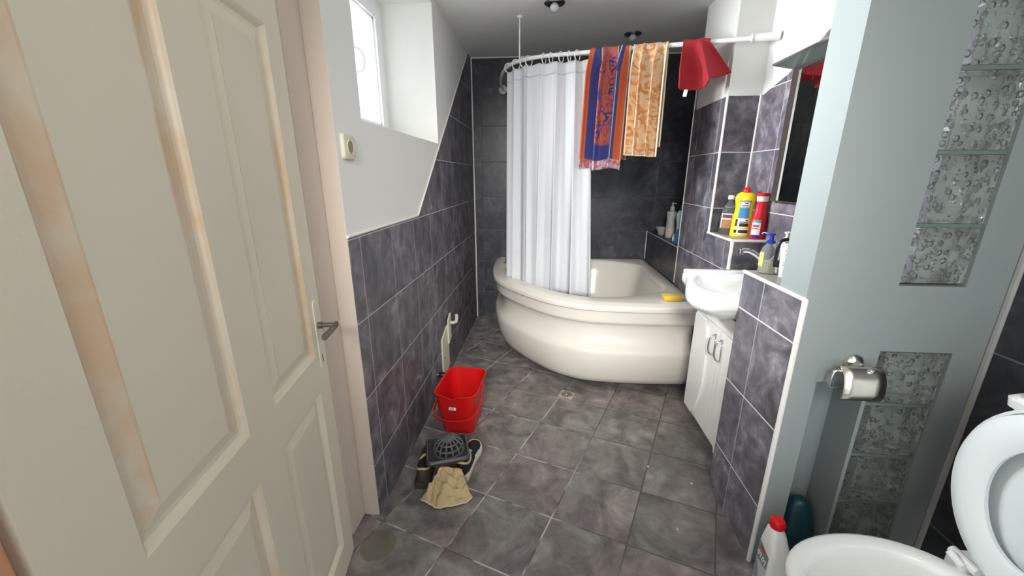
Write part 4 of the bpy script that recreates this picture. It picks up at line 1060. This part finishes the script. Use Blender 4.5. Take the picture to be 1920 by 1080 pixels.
def flap(u, v):
    a = 2.05*(v); r = 0.062
    return (-0.070+0.122*u, -0.040-r*math.sin(min(a, PI/2))*0.62-0.004*max(0, a-PI/2)+0.03*max(0, a-1.75), 0.006-r*(1-math.cos(a))*1.12)
o = obj('cover_flap', grid(flap, 4, 20), 'steel', t, smooth=True, recalc=False); solidify(o, 0.0015)
o['label'] = 'curved brushed steel cover flap'
bm = bmesh.new(); lathe(bm, [(0.007, 0.0), (0.009, 0.006), (0.006, 0.014), (0.0, 0.016)], seg=14); obj('cover_knob', bm, 'chrome', t, (0.012, -0.052, 0.000), (PI/2, 0, 0), smooth=40)

# ------------------------------------------------------------------ toilet with raised seat and lid
TY, TX = 0.808, 1.175
t = thing('toilet', 'white toilet with its seat and lid raised beside the grey partition', 'toilet', (TX, TY, 0))
def egg(w, l, n=48, nose=1.0):
    # outline in local: x from 0 (hinge) to -l (front tip), half width w
    P = []
    for k in range(n):
        a = 2*PI*k/n; c, s = math.cos(a), math.sin(a)
        x = -l/2+l/2*c; ww = w*(abs(s)**0.92)*(1 if s >= 0 else -1)
        x_ = x; P.append((x_, ww*(1.0+0.10*c*0.6)))
    return P
def er(w, l, z, dx=0.0): return [(x+dx, y, z) for x, y in egg(w, l)]
bm = bmesh.new()
rings = [er(0.115, 0.36, 0.0, -0.06), er(0.115, 0.36, 0.02, -0.06), er(0.105, 0.34, 0.12, -0.05), er(0.125, 0.40, 0.22, -0.02), er(0.165, 0.47, 0.31, -0.0), er(0.180, 0.505, 0.365, 0.0), er(0.184, 0.51, 0.385, 0.0), er(0.182, 0.507, 0.397, -0.001), er(0.172, 0.495, 0.402, -0.006), er(0.140, 0.43, 0.402, -0.045), er(0.132, 0.415, 0.397, -0.052), er(0.128, 0.40, 0.375, -0.058), er(0.120, 0.37, 0.30, -0.07), er(0.08, 0.22, 0.22, -0.12), er(0.04, 0.10, 0.19, -0.16)]
loft(bm, rings); obj('bowl', bm, 'ceramic', t, smooth=55)
bm = bmesh.new(); loft(bm, [rrect(0.20, 0.30, 0.03, z, 0.075, 0) for z in (0.30, 0.398)]+[rrect(0.19, 0.29, 0.03, 0.402, 0.075, 0)]); obj('rear_deck', bm, 'ceramic', t, smooth=40)
bm = bmesh.new(); loft(bm, [rrect(0.13, 0.34, 0.03, 0.40, 0.122, 0), rrect(0.14, 0.37, 0.03, 0.45, 0.118, 0), rrect(0.14, 0.38, 0.03, 0.845, 0.118, 0)]); obj('cistern', bm, 'ceramic', t, smooth=40)
bm = bmesh.new(); loft(bm, [rrect(0.15, 0.40, 0.03, 0.846, 0.114, 0), rrect(0.155, 0.405, 0.03, 0.868, 0.114, 0), rrect(0.135, 0.385, 0.03, 0.878, 0.114, 0)]); obj('cistern_lid', bm, 'ceramic', t, smooth=40)
# seat and lid in their own upright frame: plane tilted a little back; local (x = out of plane towards the front, y, z up)
tilt = 0.06
def up(P2, d):  # 2D (h along seat from hinge, half-width) -> upright, d = distance in front of the lid plane
    return [(-0.012-d*math.cos(tilt)+h*1.03*math.sin(tilt), y*1.04, 0.432+h*1.03*math.cos(tilt)) for h, y in P2]
def seatline(w, l, h0=0.0, n=56):
    P = []
    for k in range(n):
        a = 2*PI*k/n; c, s = math.cos(a), math.sin(a)
        P.append((h0+l/2-l/2*c, w*s*(1.0-0.10*c)*(1.0 if abs(s) > 0.001 else 1)))
    return P
HB = -0.012
bm = bmesh.new()
loft(bm, [up(seatline(0.176, 0.430, 0.018), 0.012), up(seatline(0.186, 0.442, 0.010), 0.016), up(seatline(0.188, 0.446, 0.008), 0.024), up(seatline(0.180, 0.432, 0.014), 0.033), up(seatline(0.155, 0.388, 0.036), 0.036), up(seatline(0.122, 0.325, 0.066), 0.033), up(seatline(0.108, 0.292, 0.082), 0.024), up(seatline(0.110, 0.296, 0.080), 0.012)], cap0=False, cap1=False)
obj('seat_ring', bm, 'seat_plastic', t, smooth=50)
bm = bmesh.new()
loft(bm, [up(seatline(0.180, 0.440, 0.012), -0.014), up(seatline(0.196, 0.466, 0.0), -0.008), up(seatline(0.199, 0.470, -0.002), 0.004), up(seatline(0.197, 0.466, 0.0), 0.010), up(seatline(0.190, 0.452, 0.007), 0.010), up(seatline(0.184, 0.442, 0.012), 0.0), up(seatline(0.10, 0.26, 0.10), -0.006)])
obj('lid', bm, 'bowl_in', t, smooth=50)
for sy in (1, -1):
    bm = bmesh.new(); tube(bm, [(-0.025, sy*0.055, 0.425), (-0.025, sy*0.125, 0.425)], 0.013, 12); tube(bm, [(-0.025, sy*0.09, 0.400), (-0.025, sy*0.09, 0.425)], 0.014, 12); tube(bm, [(-0.04, sy*0.08, 0.42), (-0.05, sy*0.11, 0.436)], 0.010, 10)
    obj('hinge', bm, 'white_plastic', t, smooth=40)

# ------------------------------------------------------------------ bottle with red cap, teal brush holder
x, y = 0.812, 1.098
t = thing('bleach_bottle', 'white flat cleaner bottle with red cap on the floor beside the toilet', 'bottle', (x, y, 0.0), rot=(0, 0, math.radians(-6)))
# local -x carries the label; -y is the plain narrow side
bm = bmesh.new(); loft(bm, [rrect(0.060, 0.088, 0.014, 0.0), rrect(0.064, 0.092, 0.015, 0.006), rrect(0.064, 0.092, 0.015, 0.195), rrect(0.060, 0.080, 0.015, 0.222, 0, 0.004), rrect(0.046, 0.052, 0.015, 0.262, 0, 0.016), rrect(0.036, 0.038, 0.016, 0.272, 0, 0.020), rrect(0.036, 0.038, 0.017, 0.276, 0, 0.020)])
obj('bottle_body', bm, 'white_plastic', t, smooth=40)
bm = bmesh.new(); lathe(bm, [(0.021, 0.272), (0.0225, 0.276), (0.0225, 0.296), (0.019, 0.303), (0.0, 0.305)], cy=0.020, seg=24)
for k in range(24):
    a = 2*PI*k/24; bx(bm, 0.0222*math.cos(a)-0.001, 0.0222*math.cos(a)+0.001, 0.02+0.0222*math.sin(a)-0.001, 0.02+0.0222*math.sin(a)+0.001, 0.277, 0.294)
obj('cap', bm, 'red_cap', t, smooth=40)
def labpoly(P, m, d, name='label', par=None):
    bm = bmesh.new(); prism(bm, P, -0.0006, 'X', -0.0322-d); return obj(name, bm, m, par or t)
l = labpoly([(-0.034, 0.04), (0.036, 0.04), (0.036, 0.200), (-0.034, 0.188)], 'label_pale', 0.0)
labpoly([(-0.034, 0.135), (0.036, 0.120), (0.036, 0.200), (-0.034, 0.188)], 'label_grey', 0.0006, 'label_print', l)
labpoly([(-0.010, 0.176), (0.022, 0.178), (0.022, 0.190), (-0.010, 0.186)], 'label_red', 0.0012, 'label_print', l)
labpoly([(0.036, 0.04), (0.036, 0.118), (0.024, 0.112), (0.008, 0.075), (0.0, 0.04)], 'label_greyblue', 0.0008, 'label_print', l)
for k in range(4):
    y0 = 0.026-0.016*k; bm = bmesh.new()
    if k % 2 == 0:
        tube(bm, [(-0.0337, y0+0.0055*math.cos(a), 0.150+0.0085*math.sin(a)) for a in [2*PI*q/14 for q in range(14)]], 0.0014, 6, closed=True)
    else:
        tube(bm, [(-0.0337, y0+0.006, 0.1585), (-0.0337, y0-0.006, 0.1585)], 0.0014, 6); tube(bm, [(-0.0337, y0, 0.1585), (-0.0337, y0, 0.1415)], 0.0014, 6)
    obj('lettering', bm, 'label_white', l)
t = thing('brush_holder', 'dark teal tapered toilet brush holder standing in the recess of the grey partition', 'brush holder', (0.990, YF+0.062, 0.0))
obj('holder_body', L([(0.048, 0.0), (0.052, 0.006), (0.072, 0.075), (0.072, 0.105), (0.060, 0.16), (0.046, 0.205), (0.034, 0.238), (0.020, 0.250), (0.0, 0.253)], seg=30, sy=0.80), 'teal', t, smooth=40)

# ------------------------------------------------------------------ light and camera
wd = bpy.data.worlds.new('sky'); scene.world = wd; wd.use_nodes = True
bg = wd.node_tree.nodes['Background']; bg.inputs[0].default_value = (0.93, 0.97, 1.0, 1); bg.inputs[1].default_value = 1.9
def area(name, loc, target, sx, sy, power, col, spread=PI):
    d = bpy.data.lights.new(name, 'AREA'); d.shape = 'RECTANGLE'; d.size = sx; d.size_y = sy; d.energy = power; d.color = col
    d.spread = spread
    o = bpy.data.objects.new(name, d); COL.objects.link(o); o.location = loc
    o.rotation_euler = (Vector(target)-Vector(loc)).to_track_quat('-Z', 'Y').to_euler(); return o
area('window_daylight', (-1.12, 2.05, 2.02), (0.8, 1.60, 1.62), 0.9, 0.66, 40, (0.95, 0.98, 1.0), 1.45)
area('right_fill', (1.30, -0.35, 1.95), (-0.5, 1.3, 1.0), 0.9, 0.9, 14, (1.0, 0.97, 0.92))  # added soft fill for door and left wall; no window is built here
area('tub_fill', (-0.1, -1.2, 2.25), (0.15, 2.8, 0.75), 0.5, 0.5, 10, (1.0, 0.97, 0.93), 0.75)  # added narrow beam to brighten tub and floor; unseen, no fitting modelled
cam = bpy.data.cameras.new('camera'); cam.lens = 728/1920*36; cam.sensor_width = 36; cam.sensor_fit = 'HORIZONTAL'; cam.clip_start = 0.02
co = bpy.data.objects.new('camera', cam); COL.objects.link(co); co.location = CAM
f_ = 728.0
d = Vector((62, 209, f_)).normalized(); z = Vector((0, d.z, -d.y)).normalized(); d = (d-z*d.dot(z)).normalized(); xw = d.cross(z)
if xw.x < 0: xw = -xw
right = Vector((xw.x, d.x, z.x)); upv = Vector((xw.y, d.y, z.y)); fwd = Vector((xw.z, d.z, z.z))
mat = Matrix((right, upv, -fwd)).transposed().to_4x4(); mat.translation = CAM
co.matrix_world = mat
scene.camera = co
vs = scene.view_settings; vs.view_transform = 'Standard'; vs.look = 'None'; vs.gamma = 1; vs.use_curve_mapping = False; vs.exposure = 0.0
